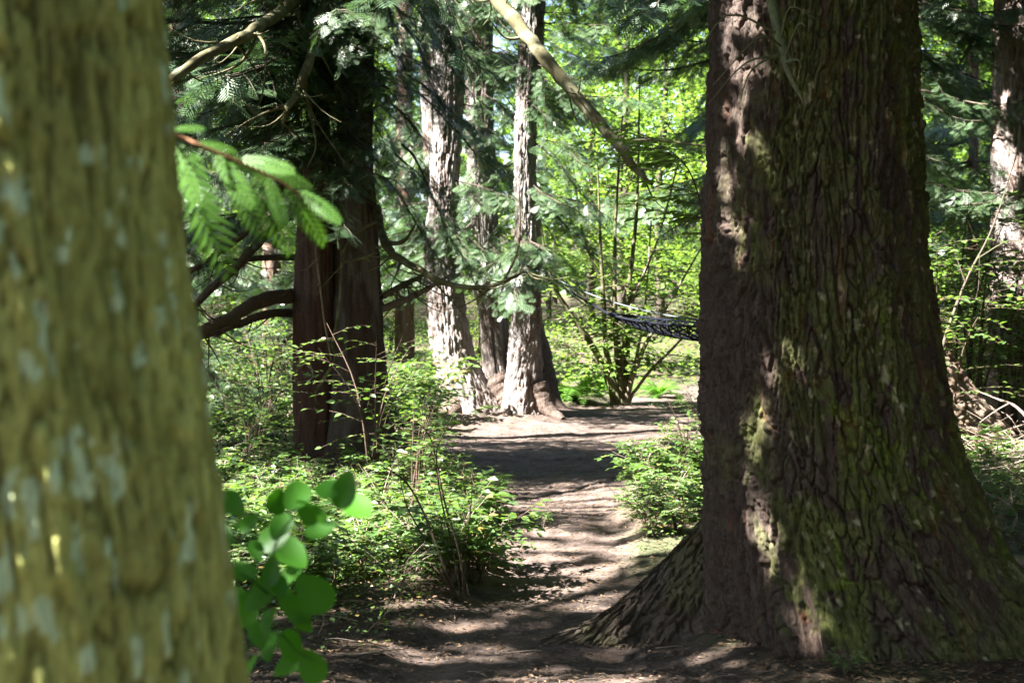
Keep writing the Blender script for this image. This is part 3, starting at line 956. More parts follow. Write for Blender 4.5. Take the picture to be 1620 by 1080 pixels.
LOW = [shrub_kind((100 + i, .42 + .1 * (i % 3), .40, 8, (.040, .055, .072)[i % 3]), 'twig_pale' if i % 2 else 'twig_dark', 'leaf') for i in range(6)]
MID = [shrub_kind((120 + i, 1.15 + .2 * (i % 2), .60, 8, .066, dict(twigs=9, per=6)), 'twig_dark', 'leaf') for i in range(4)]
TALL = [shrub_kind((140 + i, 3.4, 1.2, 10, .085, dict(twigs=26, per=9, up=.1)), 'twig_dark', 'leaf_bg') for i in range(4)]
SAP = [shrub_kind((160 + i, 2.4, .9, 4, .075, dict(twigs=18, per=8, up=.15)), 'twig_dark', 'leaf') for i in range(3)]


def put_shrub(name, kindset, k, loc, label, group=None, sc=1.0, rz=None, cat='shrub'):
    t = thing(name, label, cat, loc, random.uniform(0, 6.28) if rz is None else rz, group, sc)
    link('stems', kindset[k][0], t)
    link('foliage', kindset[k][1], t)
    return t


r = np.random.default_rng(77)
# low plants left of the path
LOWPTS = []
for i in range(150):
    py = r.uniform(690, 965)
    px = r.uniform(300, 830 if py > 780 else 720)
    p = GPX(px, py)
    if path_mask(p[0], p[1]) > .25 or (py > 930 and px > 640): continue
    LOWPTS.append(p)
    lab = ('tiny-leaved', 'small-leaved', 'broader-leaved')[i % 3] + ' low shrub ' + ('beside the near left trunk' if px < 470 else 'below the twin-trunk cedar' if px < 620 else 'along the left path edge') + (', at the back of the undergrowth' if py < 770 else ', in the middle of the undergrowth' if py < 860 else ', at the front of the undergrowth')
    put_shrub('low_shrub', LOW, i % 6, p, lab, 'low shrubs left of the path', r.uniform(.45, .85) * (.7 if 640 < px and py < 860 else 1))
for i in range(34):
    py = r.uniform(690, 850)
    p = GPX(r.uniform(985, 1130), py)
    if path_mask(p[0], p[1]) > .25: continue
    put_shrub('low_shrub', LOW, i % 6, p, ('tiny-leaved', 'small-leaved', 'broader-leaved')[i % 3] + ' sunlit low shrub between the path and the big mossy trunk, ' + ('far end' if py < 750 else 'near end'), 'low shrubs right of the path', r.uniform(.45, .85))
for i in range(26):
    py = r.uniform(655, 700)
    px = r.uniform(300, 690)
    put_shrub('low_shrub', LOW, i % 6, GPX(px, py), ('tiny-leaved', 'small-leaved', 'broader-leaved')[i % 3] + ' low shrub ' + ('left of the twin-trunk cedar foot' if px < 460 else 'right of the twin-trunk cedar foot' if px > 600 else 'against the twin-trunk cedar foot'), 'low shrubs by the twin-trunk cedar', r.uniform(.9, 1.5))
for i in range(13):
    p = GPX(r.uniform(1480, 1640), r.uniform(740, 880))
    put_shrub('low_shrub', LOW, i % 6, p, ('tiny-leaved', 'small-leaved', 'broader-leaved')[i % 3] + ' low plant among dead branches right of the big mossy trunk', 'low plants right of the fir', r.uniform(.5, 1.0))
# taller named shrubs
put_shrub('leafy_shrub', MID, 0, GPX(655, 800), 'bushy shrub of layered small leaves in front of the twin-trunk cedar', sc=.85, rz=.4)
put_shrub('leafy_shrub', MID, 1, GPX(590, 775), 'dense green shrub right against the foot of the twin-trunk cedar', sc=1.0)
put_shrub('leafy_shrub', MID, 2, GPX(655, 735), 'airy shrub near the path edge below the cedar clump', sc=.7)
put_shrub('leafy_shrub', MID, 3, GPX(400, 760), 'wide low shrub between the near trunk and the twin-trunk cedar', sc=.7)
put_shrub('leafy_shrub', MID, 1, GPX(1085, 760), 'leafy shrub beside the left edge of the big mossy trunk', sc=.55)
put_shrub('leafy_shrub', MID, 2, GPX(1100, 665), 'pale leafy shrub on the bank at the far path bend', sc=.55)
put_shrub('seedling', LOW, 0, GPX(832, 668), 'small bright seedling at the foot of the right clump stem', sc=.62, cat='plant')
put_shrub('seedling', LOW, 3, GPX(860, 835), 'tiny lone sprout at the edge of the path', sc=.3, cat='plant')
put_shrub('seedling', LOW, 2, GPX(735, 880), 'small upright sprout at the left path edge', sc=.45, cat='plant')

# the tall thin sapling arching over the left undergrowth
def arching_shrub():
    root = thing('arching_shrub', 'tall thin-stemmed shrub arching up from the left path edge', 'shrub')
    b = GPX(728, 950)
    d = b[1]
    w = Geo()
    P, D, N, Z = [], [], [], []
    stems = [([(725, 955), (700, 890), (670, 810), (640, 760), (600, 735)], .011), ([(735, 950), (728, 880), (705, 800), (692, 740), (680, 690), (650, 660)], .008), ([(730, 950), (715, 860), (698, 790), (690, 720), (700, 690), (715, 660)], .006),
             ([(742, 945), (735, 900), (740, 850), (745, 800), (748, 740)], .006), ([(727, 952), (690, 900), (640, 870), (600, 860)], .006), ([(722, 950), (700, 905), (665, 840), (640, 790), (625, 700)], .007)]
    for pts, rr in stems:
        pth = smooth_path([PX(x, y, d + random.uniform(-.25, .25) * (k > 0)) for k, (x, y) in enumerate(pts)], 16)
        tube(w, pth, np.linspace(rr, .002, 16), 6)
        for t in range(9):
            i = random.randint(5, 15)
            p0 = pth[i]
            ta = random.uniform(0, 6.28)
            ln = random.uniform(.12, .34)
            dv = np.array([math.cos(ta), math.sin(ta), random.uniform(-.1, .25)])
            tp = p0 + np.outer(np.linspace(0, 1, 4), dv) * ln
            tube(w, tp, np.linspace(.0025, .001, 4), 3)
            for k in range(6):
                la = ta + (1 if k % 2 else -1) * random.uniform(.6, 1.1)
                P.append(p0 + dv * ln * (k + 1) / 6); D.append([math.cos(la), math.sin(la), random.uniform(-.2, .1)])
                N.append([random.gauss(0, .3), random.gauss(0, .3), 1]); Z.append(random.uniform(.025, .05))
    f = Geo()
    scatter(f, LEAF_V, LEAF_Q, P, D, N, Z, wid=1.2)
    link('stems', w.mesh('stems', M['twig_dark']), root)
    link('foliage', f.mesh('foliage', M['leaf'], smooth=False), root)


arching_shrub()

# ferns
def frond_mesh(seed):
    rr = np.random.default_rng(seed)
    g = Geo()
    n = 26
    s = np.linspace(0, 1, n)
    ax = np.stack([s * .75, np.zeros(n), .55 * s - .62 * s ** 2.3], 1)
    tube(g, ax, np.linspace(.006, .0015, n), 4, val=.2)
    P, D, N, Z = [], [], [], []
    for i in range(2, n):
        ln = .17 * math.sin(math.pi * (.12 + .86 * s[i])) ** .8 + .01
        tg = ax[i] - ax[i - 1]
        tg /= np.linalg.norm(tg)
        for sg in (-1, 1):
            P.append(ax[i]); D.append(np.array([0, sg, 0]) + tg * .45 + np.array([0, 0, rr.normal(-.15, .1)])); N.append(np.cross(tg, [0, 1, 0]) * -1); Z.append(ln * rr.uniform(.85, 1.1))
    scatter(g, [(0, 0, 0), (.10, .25, 0), (0, 1, -.1), (-.10, .25, 0)], QUAD_Q, P, D, N, Z)
    return g.mesh('frond', M['fern'], smooth=False)


FR = [frond_mesh(i) for i in range(3)]


def fern(loc, sc, label, group=None, n=20):
    t = thing('fern', label, 'fern', loc, random.uniform(0, 6), group, sc)
    for k in range(n):
        link('frond', FR[k % 3], t, (0, 0, 0), (random.uniform(-.2, .2), random.uniform(-.55, .25), k * 6.283 / n * 2.0 + random.uniform(-.2, .2)), random.uniform(.8, 1.1))
    return t


fern(GPX(908, 640), 1.25, 'large sword fern just right of the cedar clump', n=26)
fern(GPX(1040, 628), .9, 'sword fern behind the multi-stemmed shrub by the hammock', n=22)
fern(GPX(955, 622), .8, 'smaller fern squeezed between the large fern and the multi-stemmed shrub', n=18)
fern(GPX(640, 650), .7, 'fern in the sunlit patch left of the leaning clump stem', n=18)

# multi-stemmed hazel-like shrub behind the hammock
def hazel():
    b = GPX(985, 640)
    d = b[1]
    root = thing('multistem_shrub', 'tall multi-stemmed shrub of slanting pale stems behind the hammock', 'shrub')
    P, D, N, Z = [], [], [], []
    rr = np.random.default_rng(19)
    specs = [((975, 632), (945, 560), (905, 500), (872, 440), (850, 330), .095), ((980, 634), (960, 560), (955, 480), (950, 380), (945, 250), .075), ((984, 634), (975, 540), (972, 450), (975, 330), (985, 180), .07), ((988, 634), (992, 540), (996, 450), (1008, 320), (1012, 120), .085),
             ((990, 634), (1010, 570), (1035, 520), (1070, 460), (1110, 390), .055), ((994, 632), (1030, 585), (1065, 550), (1110, 500), (1150, 450), .04), ((982, 636), (985, 560), (1000, 480), (1040, 380), (1075, 250), .05), ((986, 634), (1000, 590), (1012, 540), (1022, 470), (1030, 350), .045), ((978, 634), (965, 600), (940, 570), (915, 560), (880, 530), .03), ((983, 634), (982, 560), (963, 470), (925, 380), (905, 250), .04)]
    for sp in specs:
        w = Geo()
        dd = rr.uniform(-.5, .5)
        pth = smooth_path([PX(x, y, d + dd * k / 3) for k, (x, y) in enumerate(sp[:5])], 22)
        pth[0, 2] -= .1
        tube(w, pth, np.linspace(sp[5] * .78, .012, 22), 9, wob=.4, seed=int(sp[5] * 999))
        for t in range(16):
            i = int(rr.integers(6, 21))
            ta = rr.uniform(0, 6.28)
            ln = rr.uniform(.5, 1.3)
            dv = np.array([math.cos(ta), math.sin(ta), rr.uniform(-.05, .35)])
            tp = pth[i] + np.outer(np.linspace(0, 1, 5), dv) * ln + np.outer(np.linspace(0, 1, 5) ** 2, [0, 0, -.25])
            tube(w, tp, np.linspace(.010, .003, 5), 4)
            for k in range(15):
                la = ta + (1 if k % 2 else -1) * rr.uniform(.4, 1.2)
                P.append(pth[i] + dv * ln * (.2 + .85 * k / 15) + np.array([0, 0, -.25 * (.2 + .85 * k / 15) ** 2]) + rr.normal(0, .05, 3)); D.append([math.cos(la), math.sin(la), rr.normal(-.2, .2)]); N.append([rr.normal(0, .3), rr.normal(0, .3), 1]); Z.append(rr.uniform(.07, .14))
        link('stem', w.mesh('stem', M['limb_moss'] if sp[5] > .06 else M['twig_pale']), root)
    f = Geo()
    scatter(f, LEAF_V, LEAF_Q, P, D, N, Z, wid=1.2)
    link('foliage', f.mesh('foliage', M['leaf_bg'], smooth=False), root)


hazel()

# ------------------------------------------------------------------ woodland behind
def crown_mesh(seed, h=11, rad=2.6, n=5200, leaf=.13, z0=1.6):
    rr = np.random.default_rng(seed)
    nc = 150
    cz = z0 + (h - z0) * rr.random(nc)
    cr = rad * np.sqrt(rr.random(nc)) * (1 - .55 * ((cz - z0) / (h - z0)) ** 2)
    ca = rr.random(nc) * 6.283
    C = np.stack([cr * np.cos(ca), cr * np.sin(ca), cz], 1)
    k = rr.integers(0, nc, n)
    P = C[k] + rr.normal(0, 1, (n, 3)) * np.array([.42, .42, .16])
    a = rr.random(n) * 6.283
    D = np.stack([np.cos(a), np.sin(a), rr.normal(-.25, .3, n)], 1)
    N = np.stack([rr.normal(0, .45, n), rr.normal(0, .45, n), np.ones(n)], 1)
    f = Geo()
    scatter(f, QUAD_V, QUAD_Q, P, D, N, leaf * rr.uniform(.6, 1.2, n), val=rr.random(n) * .8, wid=1.2)
    w = Geo()
    tr = smooth_path([(0, 0, -.4), (.1, .05, h * .3), (-.1, .1, h * .6), (.1, 0, h * .95)], 20)
    tube(w, tr, np.linspace(.13, .02, 20), 8, wob=.3, seed=seed)
    for i in range(24):
        c = C[rr.integers(0, nc)]
        st = tr[int(np.clip((c[2] - .8) / h * 20, 1, 18))]
        tube(w, smooth_path([st, (st + c) / 2 + [0, 0, .2], c], 7), np.linspace(.035, .008, 7), 4)
    return w.mesh('trunk', M['limb']), f.mesh('crown', M['leaf_bg'], smooth=False)


BG = [crown_mesh(200 + i) for i in range(4)]
r = np.random.default_rng(99)
for i in range(84):
    y = r.uniform(29, 62)
    x = r.uniform(-.47, .50) * y
    if -5 < x < 1.5 and y < 40 or -13 < x <= -5 and y < 33: continue
    t = thing('leafy_tree', ('far' if y > 48 else 'nearer') + ' sunlit broadleaf tree ' + ('beyond the near left trunk' if x / y < -.22 else 'beyond the twin-trunk cedar' if x / y < -.08 else 'behind the cedar clump' if x / y < .03 else 'behind the hammock' if x / y < .14 else 'behind the big mossy trunk' if x / y < .28 else 'beyond the pale right trunk'), 'tree', (x, y, G(x, y) - .1), r.uniform(0, 6), 'broadleaf trees behind the clearing', r.uniform(.8, 1.35))
    link('trunk', BG[i % 4][0], t)
    link('crown', BG[i % 4][1], t)
for i in range(60):
    y = r.uniform(25, 40)
    x = r.uniform(-.42, .46) * y
    if 1.2 < x < 4.2 and y < 27 or -8 < x < 4 and y < 31: continue
    put_shrub('tall_shrub', TALL, i % 4, (x, y, G(x, y) - .05), ('far' if y > 33 else 'nearer') + ' tall leafy understory shrub ' + ('beyond the near left trunk' if x / y < -.22 else 'beyond the twin-trunk cedar' if x / y < -.08 else 'behind the cedar clump' if x / y < .03 else 'behind the hammock' if x / y < .14 else 'behind the big mossy trunk' if x / y < .28 else 'beyond the pale right trunk'), 'understory shrubs behind the clearing', r.uniform(.5, 1.05))
for i, (px, py, sc) in enumerate([(1490, 735, 1.0), (1545, 700, 1.15), (1600, 690, 1.2), (1520, 690, 1.3), (1640, 700, 1.2), (1580, 680, 1.3)]):
    put_shrub('tall_shrub', SAP, i % 3, GPX(px, py), ['thin sapling closest to the right side of the big mossy trunk', 'sapling above the brush heap at the right', 'leafy sapling in front of the pale right trunk', 'tallest sapling in the dark gap right of the fir', 'sapling cut off by the right picture edge', 'sapling behind the brush heap'][i], None, sc)
for i in range(22):
    y = r.uniform(13.5, 24)
    x = r.uniform(.27, .42) * y
    if y < 16.5 and x < 5.0: continue
    put_shrub('tall_shrub', TALL, i % 4, (x, y, G(x, y) - .05), ('far' if y > 19 else 'nearer') + ' tall shrub in the thicket right of the big mossy trunk' + (', by the picture edge' if x / y > .345 else ''), 'thicket shrubs right of the fir', r.uniform(.4, .65))
for i in range(16):
    y = r.uniform(15, 24)
    x = r.uniform(-.36, -.12) * y
    put_shrub('tall_shrub', MID, i % 4, (x, y, G(x, y) - .05), ('far' if y > 19.5 else 'nearer') + ' shrub in the thicket ' + ('behind the near left trunk' if x / y < -.24 else 'behind the twin-trunk cedar'), 'thicket shrubs behind the twin-trunk cedar', r.uniform(.8, 1.4))

# far wall of woodland, one mass
def far_wood():
    n = 46000
    rr = np.random.default_rng(5)
    th = rr.uniform(-.62, .62, n)
    y = rr.uniform(62, 78, n)
    x = y * th
    z = rr.uniform(0, 26, n) ** 1.0
    cl = fbm(x * .25, z * .3, y * .1, seed=61)
    keep = cl > -.22 - .1
    x, y, z = x[keep], y[keep], z[keep]
    n = len(x)
    P = np.stack([x, y, z + 2], 1)
    a = rr.random(n) * 6.283
    D = np.stack([np.cos(a), np.sin(a), rr.normal(-.3, .3, n)], 1)
    N = np.stack([rr.normal(0, .5, n), rr.normal(0, .5, n) - .3, np.ones(n)], 1)
    g = Geo()
    scatter(g, QUAD_V, QUAD_Q, P, D, N, rr.uniform(.4, .9, n), wid=1.2)
    tag(link('far_woods', g.mesh('far_woods', M['leaf_bg'], smooth=False)), 'far-off mass of bright green woodland', 'woods', kind='stuff')


far_wood()

# herbs covering the ground behind the cedars and the undergrowth floor
def herbs(name, label, pts_fn, n, leaf, mat, hmax, seed):
    rr = np.random.default_rng(seed)
    x, y = pts_fn(rr, n)
    m = path_mask(x, y)
    keep = (m < .3) & (fbm(x * 1.3, y * 1.3, seed=seed) > -.25)
    x, y = x[keep], y[keep]
    n = len(x)
    z = H(x, y) + rr.random(n) ** 1.4 * hmax
    a = rr.random(n) * 6.283
    D = np.stack([np.cos(a), np.sin(a), rr.normal(.1, .3, n)], 1)
    N = np.stack([rr.normal(0, .4, n), rr.normal(0, .4, n), np.ones(n)], 1)
    g = Geo()
    scatter(g, QUAD_V, QUAD_Q, np.stack([x, y, z], 1), D, N, leaf * rr.uniform(.5, 1.3, n), wid=1.15)
    tag(link(name, g.mesh(name, M[mat], smooth=False)), label, 'plants', kind='stuff')


herbs('ground_cover', 'bright green herbs carpeting the ground behind the clearing', lambda rr, n: ((lambda y: (rr.uniform(-.45, .48, n) * y, y))(rr.uniform(22, 46, n))), 42000, .10, 'leaf_bg', .55, 301)
herbs('undergrowth', 'small leaves covering the floor left of the path', lambda rr, n: ((lambda y: (-rr.uniform(.0, .42, n) * y + .1, y))(rr.uniform(6.0, 22, n))), 26000, .032, 'leaf', .22, 302)
herbs('undergrowth', 'small leaves on the bank right of the path', lambda rr, n: ((lambda y: (rr.uniform(.03, .2, n) * y, y))(rr.uniform(8.5, 21, n))), 7000, .035, 'leaf', .22, 303)

# litter and twigs
def litter():
    rr = np.random.default_rng(17)
    n = 95000
    y = 4.5 * np.exp(rr.random(n) * math.log(24 / 4.5))
    x = rr.uniform(-.36, .36, n) * y
    m = path_mask(x, y)
    keep = (rr.random(n) < np.where(m > .6, .85, 1.0)) & (x < 2.6)
    x, y = x[keep], y[keep]
    n = len(x)
    a = rr.random(n) * 6.283
    g = Geo()
    scatter(g, QUAD_V, QUAD_Q, np.stack([x, y, H(x, y) + .008], 1), np.stack([np.cos(a), np.sin(a), rr.normal(.05, .15, n)], 1), np.stack([rr.normal(0, .3, n), rr.normal(0, .3, n), np.ones(n)], 1), rr.uniform(.010, .042, n) * np.where(path_mask(x, y) > .5, .85, 1), wid=rr.uniform(.12, .9, n))
    tag(link('leaf_litter', g.mesh('leaf_litter', M['litter'], smooth=False)), 'dry brown needles and leaf bits scattered on the soil', 'litter', kind='stuff')
    g = Geo()
    for k in range(900):
        y = 5 * math.exp(random.random() * math.log(22 / 5))
        x = random.uniform(-.33, .33) * y
        mm = float(path_mask(np.array([x]), np.array([y]))[0])
        if mm > .4 and random.random() < .6 or x > .9 and y < 7.5 or x > 2.4: continue
        a = random.uniform(0, 6.28)
        L = random.uniform(.05, .35) * (.5 if mm > .4 else 1)
        p = np.array([x, y, G(x, y) + .012])
        q = p + np.array([math.cos(a), math.sin(a), random.uniform(0, .25 if mm < .4 else .02)]) * L
        tube(g, smooth_path([p, (p + q) / 2 + np.array([random.gauss(0, .02), random.gauss(0, .02), .01]), q], 5), np.linspace(random.uniform(.002, .005), .0012, 5), 4)
    tag(link('fallen_twigs', g.mesh('fallen_twigs', M['twig_pale'])), 'thin pale fallen twigs strewn through the undergrowth', 'twigs', kind='stuff')


litter()

# brush heap right of the fir
def brush():
    g = Geo()
    rr = np.random.default_rng(23)
    for k in range(150):
        b = GPX(rr.uniform(1500, 1680), rr.uniform(715, 800))
        a = rr.uniform(0, 6.28)
        L = rr.uniform(.3, 1.2)
        p = b + np.array([0, 0, rr.uniform(0, .35)])
        q = p + np.array([math.cos(a) * L, math.sin(a) * L * .6, rr.uniform(-.15, .4)])
        tube(g, smooth_path([p, (p + q) / 2 + rr.normal(0, .06, 3), q], 7), np.linspace(rr.uniform(.004, .010), .002, 7), 5, wob=.3, seed=k)
    tag(link('brush_heap', g.mesh('brush_heap', M['twig_pale'])), 'heap of dead pale twigs right of the big mossy trunk', 'twigs', kind='stuff')
    def stick(label, pts, r0, mat, subs=()):
        g = Geo()
        pth = smooth_path([PX(*p) for p in pts], 26)
        tube(g, pth, np.linspace(r0, r0 * .25, 26), 8, wob=.3, seed=2)
        for f, pp in subs:
            tube(g, smooth_path([pth[int(f * 25)]] + [PX(*p) for p in pp], 9), np.linspace(r0 * .5, .003, 9), 5)
        tag(link('dead_branch', g.mesh('dead_branch', M[mat])), label, 'branch')
    stick('long bare grey stem slanting up past the pale right trunk', [(1480, 590, 13.2), (1500, 520, 13.3), (1530, 440, 13.5), (1570, 360, 13.8), (1610, 240, 14)], .018, 'limb', ((.5, [(1510, 400, 13.5), (1495, 380, 13.4)]), (.6, [(1600, 380, 13.6), (1640, 400, 13.5)]), (.4, [(1545, 470, 13.2), (1550, 400, 13.2)])))
    stick('pale dead branch lying across the rough tree base', [(1640, 680, 12.8), (1610, 645, 12.9), (1580, 632, 13), (1545, 618, 13.1)], .018, 'twig_pale', ((.5, [(1575, 650, 12.8), (1550, 668, 12.8)]),))
    stick('twisted dead branch in the dark hollow right of the trunk', [(1560, 868, 9.2), (1590, 850, 9.3), (1608, 815, 9.4), (1585, 790, 9.5), (1555, 778, 9.6)], .016, 'twig_pale', ((.6, [(1600, 780, 9.5), (1596, 760, 9.5)]),))


brush()

# ------------------------------------------------------------------ hammock
def hammock():
    root = thing('hammock', 'dark netted hammock slung on a pale rope right of the cedar clump', 'hammock')
    A = PX(858, 430, 20.3)
    B = PX(1330, 515, 14.9)
    def line(f, sag):
        p = A + np.outer(f, B - A)
        p[:, 2] -= sag * 4 * f * (1 - f)
        return p
    # net: a sagging sheet gathered at both ends
    Nl, Nw = 44, 9
    f = np.linspace(.28, .93, Nl)
    s = np.linspace(-1, 1, Nw)
    c = line(f, .55)
    k = (f - f[0]) / (f[-1] - f[0])
    wd = .36 * np.sin(np.pi * np.clip(k, 0, 1)) ** .85 + .02
    ax = (B - A) / np.linalg.norm(B - A)
    sd = np.cross(ax, [0, 0, 1])
    grid = c[:, None] + sd[None, None] * (wd[:, None] * s[None])[..., None] + np.array([0, 0, 1.0]) * (.50 * wd[:, None] * (s[None] ** 2) + .04)[..., None]
    net = Geo()
    for st in range(-Nw * 2, Nl, 2):
        for sgn in (1, -1):
            pts = [grid[st + j, j if sgn > 0 else Nw - 1 - j] for j in range(Nw) if 0 <= st + j < Nl]
            if len(pts) > 1:
                tube(net, np.array(pts), .0105, 4)
            
    no = link('net', net.mesh('net', M['net']), root)
    for j in (0, Nw - 1):
        g = Geo()
        tube(g, grid[:, j], .016, 6)
        link('edge_cord', g.mesh('edge_cord', M['net']), root)
    for (e, pt) in ((0, A), (Nl - 1, B)):
        g = Geo()
        for j in range(Nw):
            tube(g, smooth_path([grid[e, j], grid[e, j] * .5 + pt * .5 - [0, 0, .03], pt], 8), .006, 4)
        link('harness', g.mesh('harness', M['net']), root)
    g = Geo()
    fr = np.linspace(0, .66, 30)
    rp = line(fr, .03) 
    tgt = PX(1085, 503, rp[-1][1])
    q = np.linspace(0, 1, 30)[:, None]
    rp = A + (tgt - A) * q - np.array([0, 0, .12]) * (4 * q * (1 - q)) * .8
    tube(g, rp, .007, 6)
    tube(g, np.array([tgt, grid[int(Nl * .6), 0]]), .010, 5)
    link('rope', g.mesh('rope', M['rope']), root)
    g = Geo()                       # loops round both trees
    for (cx, cyy, z, rr) in ((PX(836, 430, 20.3)[0], 20.3, A[2], .235), (PX(1380, 480, 14.6)[0], 14.6, B[2], .52)):
        th = np.linspace(0, 6.283, 28)
        tube(g, np.stack([cx + rr * np.cos(th), cyy + rr * np.sin(th), np.full(28, z)], 1), .014, 6)
    link('tree_strap', g.mesh('tree_strap', M['rope']), root)


hammock()

# ------------------------------------------------------------------ near leafy spray in the lower left
def near_shrub():
    root = thing('leafy_shrub', 'blurred near shrub with round bright green leaves beside the left trunk', 'shrub')
    rr = np.random.default_rng(29)
    n = 14
    th = np.linspace(0, 2 * np.pi, n, endpoint=False)
    meshes = []
    for k in range(3):
        V = [(0, .5, -.03)]
        for ring, q in ((.55, .0), (1.0, .06)):
            for a in th:
                y = .5 - .5 * math.cos(a) * ring
                x = .44 * math.sin(a) * ring * (1.0 - .18 * (y - .4)) * (1 if k != 1 else .88)
                y = y + (.16 * max(0, -math.cos(a)) ** 6 * ring)
                V.append((x, y, q * abs(math.sin(a)) + .10 * (y - .5) ** 2 * (-1 if k == 2 else 1)))
        T = [(0, 1 + i, 1 + (i + 1) % n) for i in range(n)]
        Q = [(1 + i, 1 + n + i, 1 + n + (i + 1) % n, 1 + (i + 1) % n) for i in range(n)]
        meshes.append(mesh_np('leaf', V, Q, T, M['leaf_near'], True, val=np.full(len(V), .25 + .3 * k)))
    stems = [[(330, 1500), (372, 1080), (398, 1020), (420, 960), (430, 900), (436, 860), (462, 820), (500, 800), (560, 788)], [(436, 862), (405, 846), (372, 832), (345, 815)], [(400, 1015), (440, 1000), (470, 1030), (500, 1045)], [(420, 960), (450, 930), (485, 925)], [(425, 940), (395, 915), (365, 900)], [(462, 822), (455, 800), (440, 780)], [(372, 1082), (395, 1050), (410, 1040)]]
    g = Geo()
    for i, st in enumerate(stems):
        pts = [PX(x, y, 2.2 + .05 * math.sin(i + k)) for k, (x, y) in enumerate(st)]
        if i == 0:
            pts = [np.array([pts[0][0] - .05, 2.25, G(-.4, 2.25)])] + pts
        tube(g, smooth_path(pts, 30), np.linspace(.0032 if i == 0 else .002, .001, 30), 6)
    link('stem', g.mesh('stem', M['leaf_near']), root)
    pts = [(365, 795, 50), (392, 828, 42), (432, 852, 60), (438, 795, 44), (495, 815, 62), (562, 800, 66), (470, 782, 46), (505, 840, 58), (455, 872, 60), (388, 905, 46), (430, 905, 52), (462, 905, 50), (415, 938, 64), (452, 950, 56), (500, 940, 60), (387, 968, 52), (470, 963, 56), (424, 980, 40), (428, 1022, 62), (458, 1018, 52), (494, 1056, 62), (392, 1062, 66), (350, 912, 40), (348, 848, 48), (518, 776, 46), (545, 778, 54), (445, 830, 50), (460, 1050, 52), (405, 870, 38), (372, 940, 40), (440, 925, 44), (478, 985, 36), (410, 1000, 44), (362, 1000, 40)]
    for i, (x, y, s) in enumerate(pts):
        d = 2.2 + rr.uniform(-.09, .09)
        sz = s * rr.uniform(.8, 1.1) / F * d
        nrm = Vector((rr.normal(0, .35), -1.0 + rr.normal(0, .35), .55 + rr.normal(0, .35))).normalized()
        ang = rr.uniform(-.9, .9) + (math.pi if rr.random() < .55 else 0)
        yv = Vector((math.sin(ang), -.1, math.cos(ang)))
        xv = yv.cross(nrm).normalized()
        yv = nrm.cross(xv).normalized()
        mt = Matrix((xv, yv, nrm)).transposed().to_4x4()
        o = link('leaf', meshes[i % 3], root)
        o.matrix_world = Matrix.Translation(Vector(PX(x, y, d)) - yv * sz * .5) @ mt @ Matrix.Scale(sz, 4)


near_shrub()
tw = put_shrub('seedling', LOW, 1, (1.32, 5.62, G(1.32, 5.62)), 'little green sprout at the very foot of the big mossy trunk', sc=.22, cat='plant')

# thin leafy shoot crossing in front of the fir at the upper centre
def shoot():
    root = thing('leafy_shoot', 'thin broad-leaved shoot reaching from the right over the clearing', 'shrub')
    w = Geo()
    P, D, N, Z = [], [], [], []
    rr = np.random.default_rng(37)
    base = GPX(1130, 790)
    st = smooth_path([base, PX(1130, 560, base[1]), PX(1118, 380, base[1] - .1), PX(1090, 270, base[1] - .2), PX(1030, 218, base[1] - .3)], 24)
    tube(w, st, np.linspace(.014, .003, 24), 6)
    for t in range(26):
        i = int(rr.integers(12, 24))
        a = rr.uniform(1.9, 4.6)
        ln = rr.uniform(.2, .6)
        dv = np.array([math.cos(a), math.sin(a), rr.uniform(-.1, .3)])
        tube(w, np.array([st[i], st[i] + dv * ln]), np.array([.004, .0015]), 4)
        for k in range(7):
            la = a + (1 if k % 2 else -1) * .8
            P.append(st[i] + dv * ln * (.3 + .7 * k / 6)); D.append([math.cos(la), math.sin(la), -.15]); N.append([rr.normal(0, .25), rr.normal(0, .25), 1]); Z.append(rr.uniform(.08, .14))
    f = Geo()
    scatter(f, LEAF_V, LEAF_Q, P, D, N, Z, wid=.95)
    link('stem', w.mesh('stem', M['twig_dark']), root)
    link('foliage', f.mesh('foliage', M['leaf_bg'], smooth=False), root)


shoot()

# ------------------------------------------------------------------ unseen canopy, its leaves placed sunward of the spots meant to be shaded
LIT = [(np.array([1.5, 1.4, 0.0]), .9, 0.0), (np.array([1.2, 0.0, 0.0]), 1.0, 0.0)]          # (point, radius): canopy leaves are cut away here to let the sun through
KR = 1.4
def lit(px, py, d, rad, mg=.075): LIT.append((PX(px, py, d), rad * KR, mg))
def litg(px, py, rad): LIT.append((GPX(px, py), rad, .075))


rl = np.random.default_rng(8)
for px in range(690, 1110, 40):
    for py in (664, 676, 690):
        litg(px, py, .38)
for px, py, ra in [(930, 790, .30), (900, 800, .22), (985, 760, .2), (960, 775, .18), (860, 790, .12), (790, 795, .15), (880, 840, .25), (930, 850, .25), (850, 860, .22), (960, 870, .18), (900, 870, .22), (840, 905, .20), (900, 908, .22), (940, 900, .15), (880, 925, .1), (850, 948, .12), (920, 950, .13), (790, 965, .1), (940, 962, .1), (745, 998, .09), (850, 997, .08), (880, 1000, .07), (600, 1045, .09), (650, 1040, .08), (790, 1036, .05), (880, 1060, .07), (960, 1075, .12), (830, 1078, .12), (1105, 1040, .07), (915, 1012, .06), (780, 800, .1), (1000, 880, .15), (870, 885, .15), (830, 930, .12), (900, 935, .10), (700, 975, .1), (1020, 1072, .08), (905, 1075, .08)]:
    g0 = GPX(px, py)
    for k in range(4):
        LIT.append((g0 + np.array([rl.uniform(-1.3, 1.3) * ra, rl.normal(0, .05), 0]), ra * rl.uniform(.25, .42), .05))
for i in range(105):
    litg(rl.uniform(330, 770), rl.uniform(690, 905), rl.uniform(.16, .36))
for i in range(14):
    litg(rl.uniform(980, 1110), rl.uniform(700, 860), rl.uniform(.15, .35))
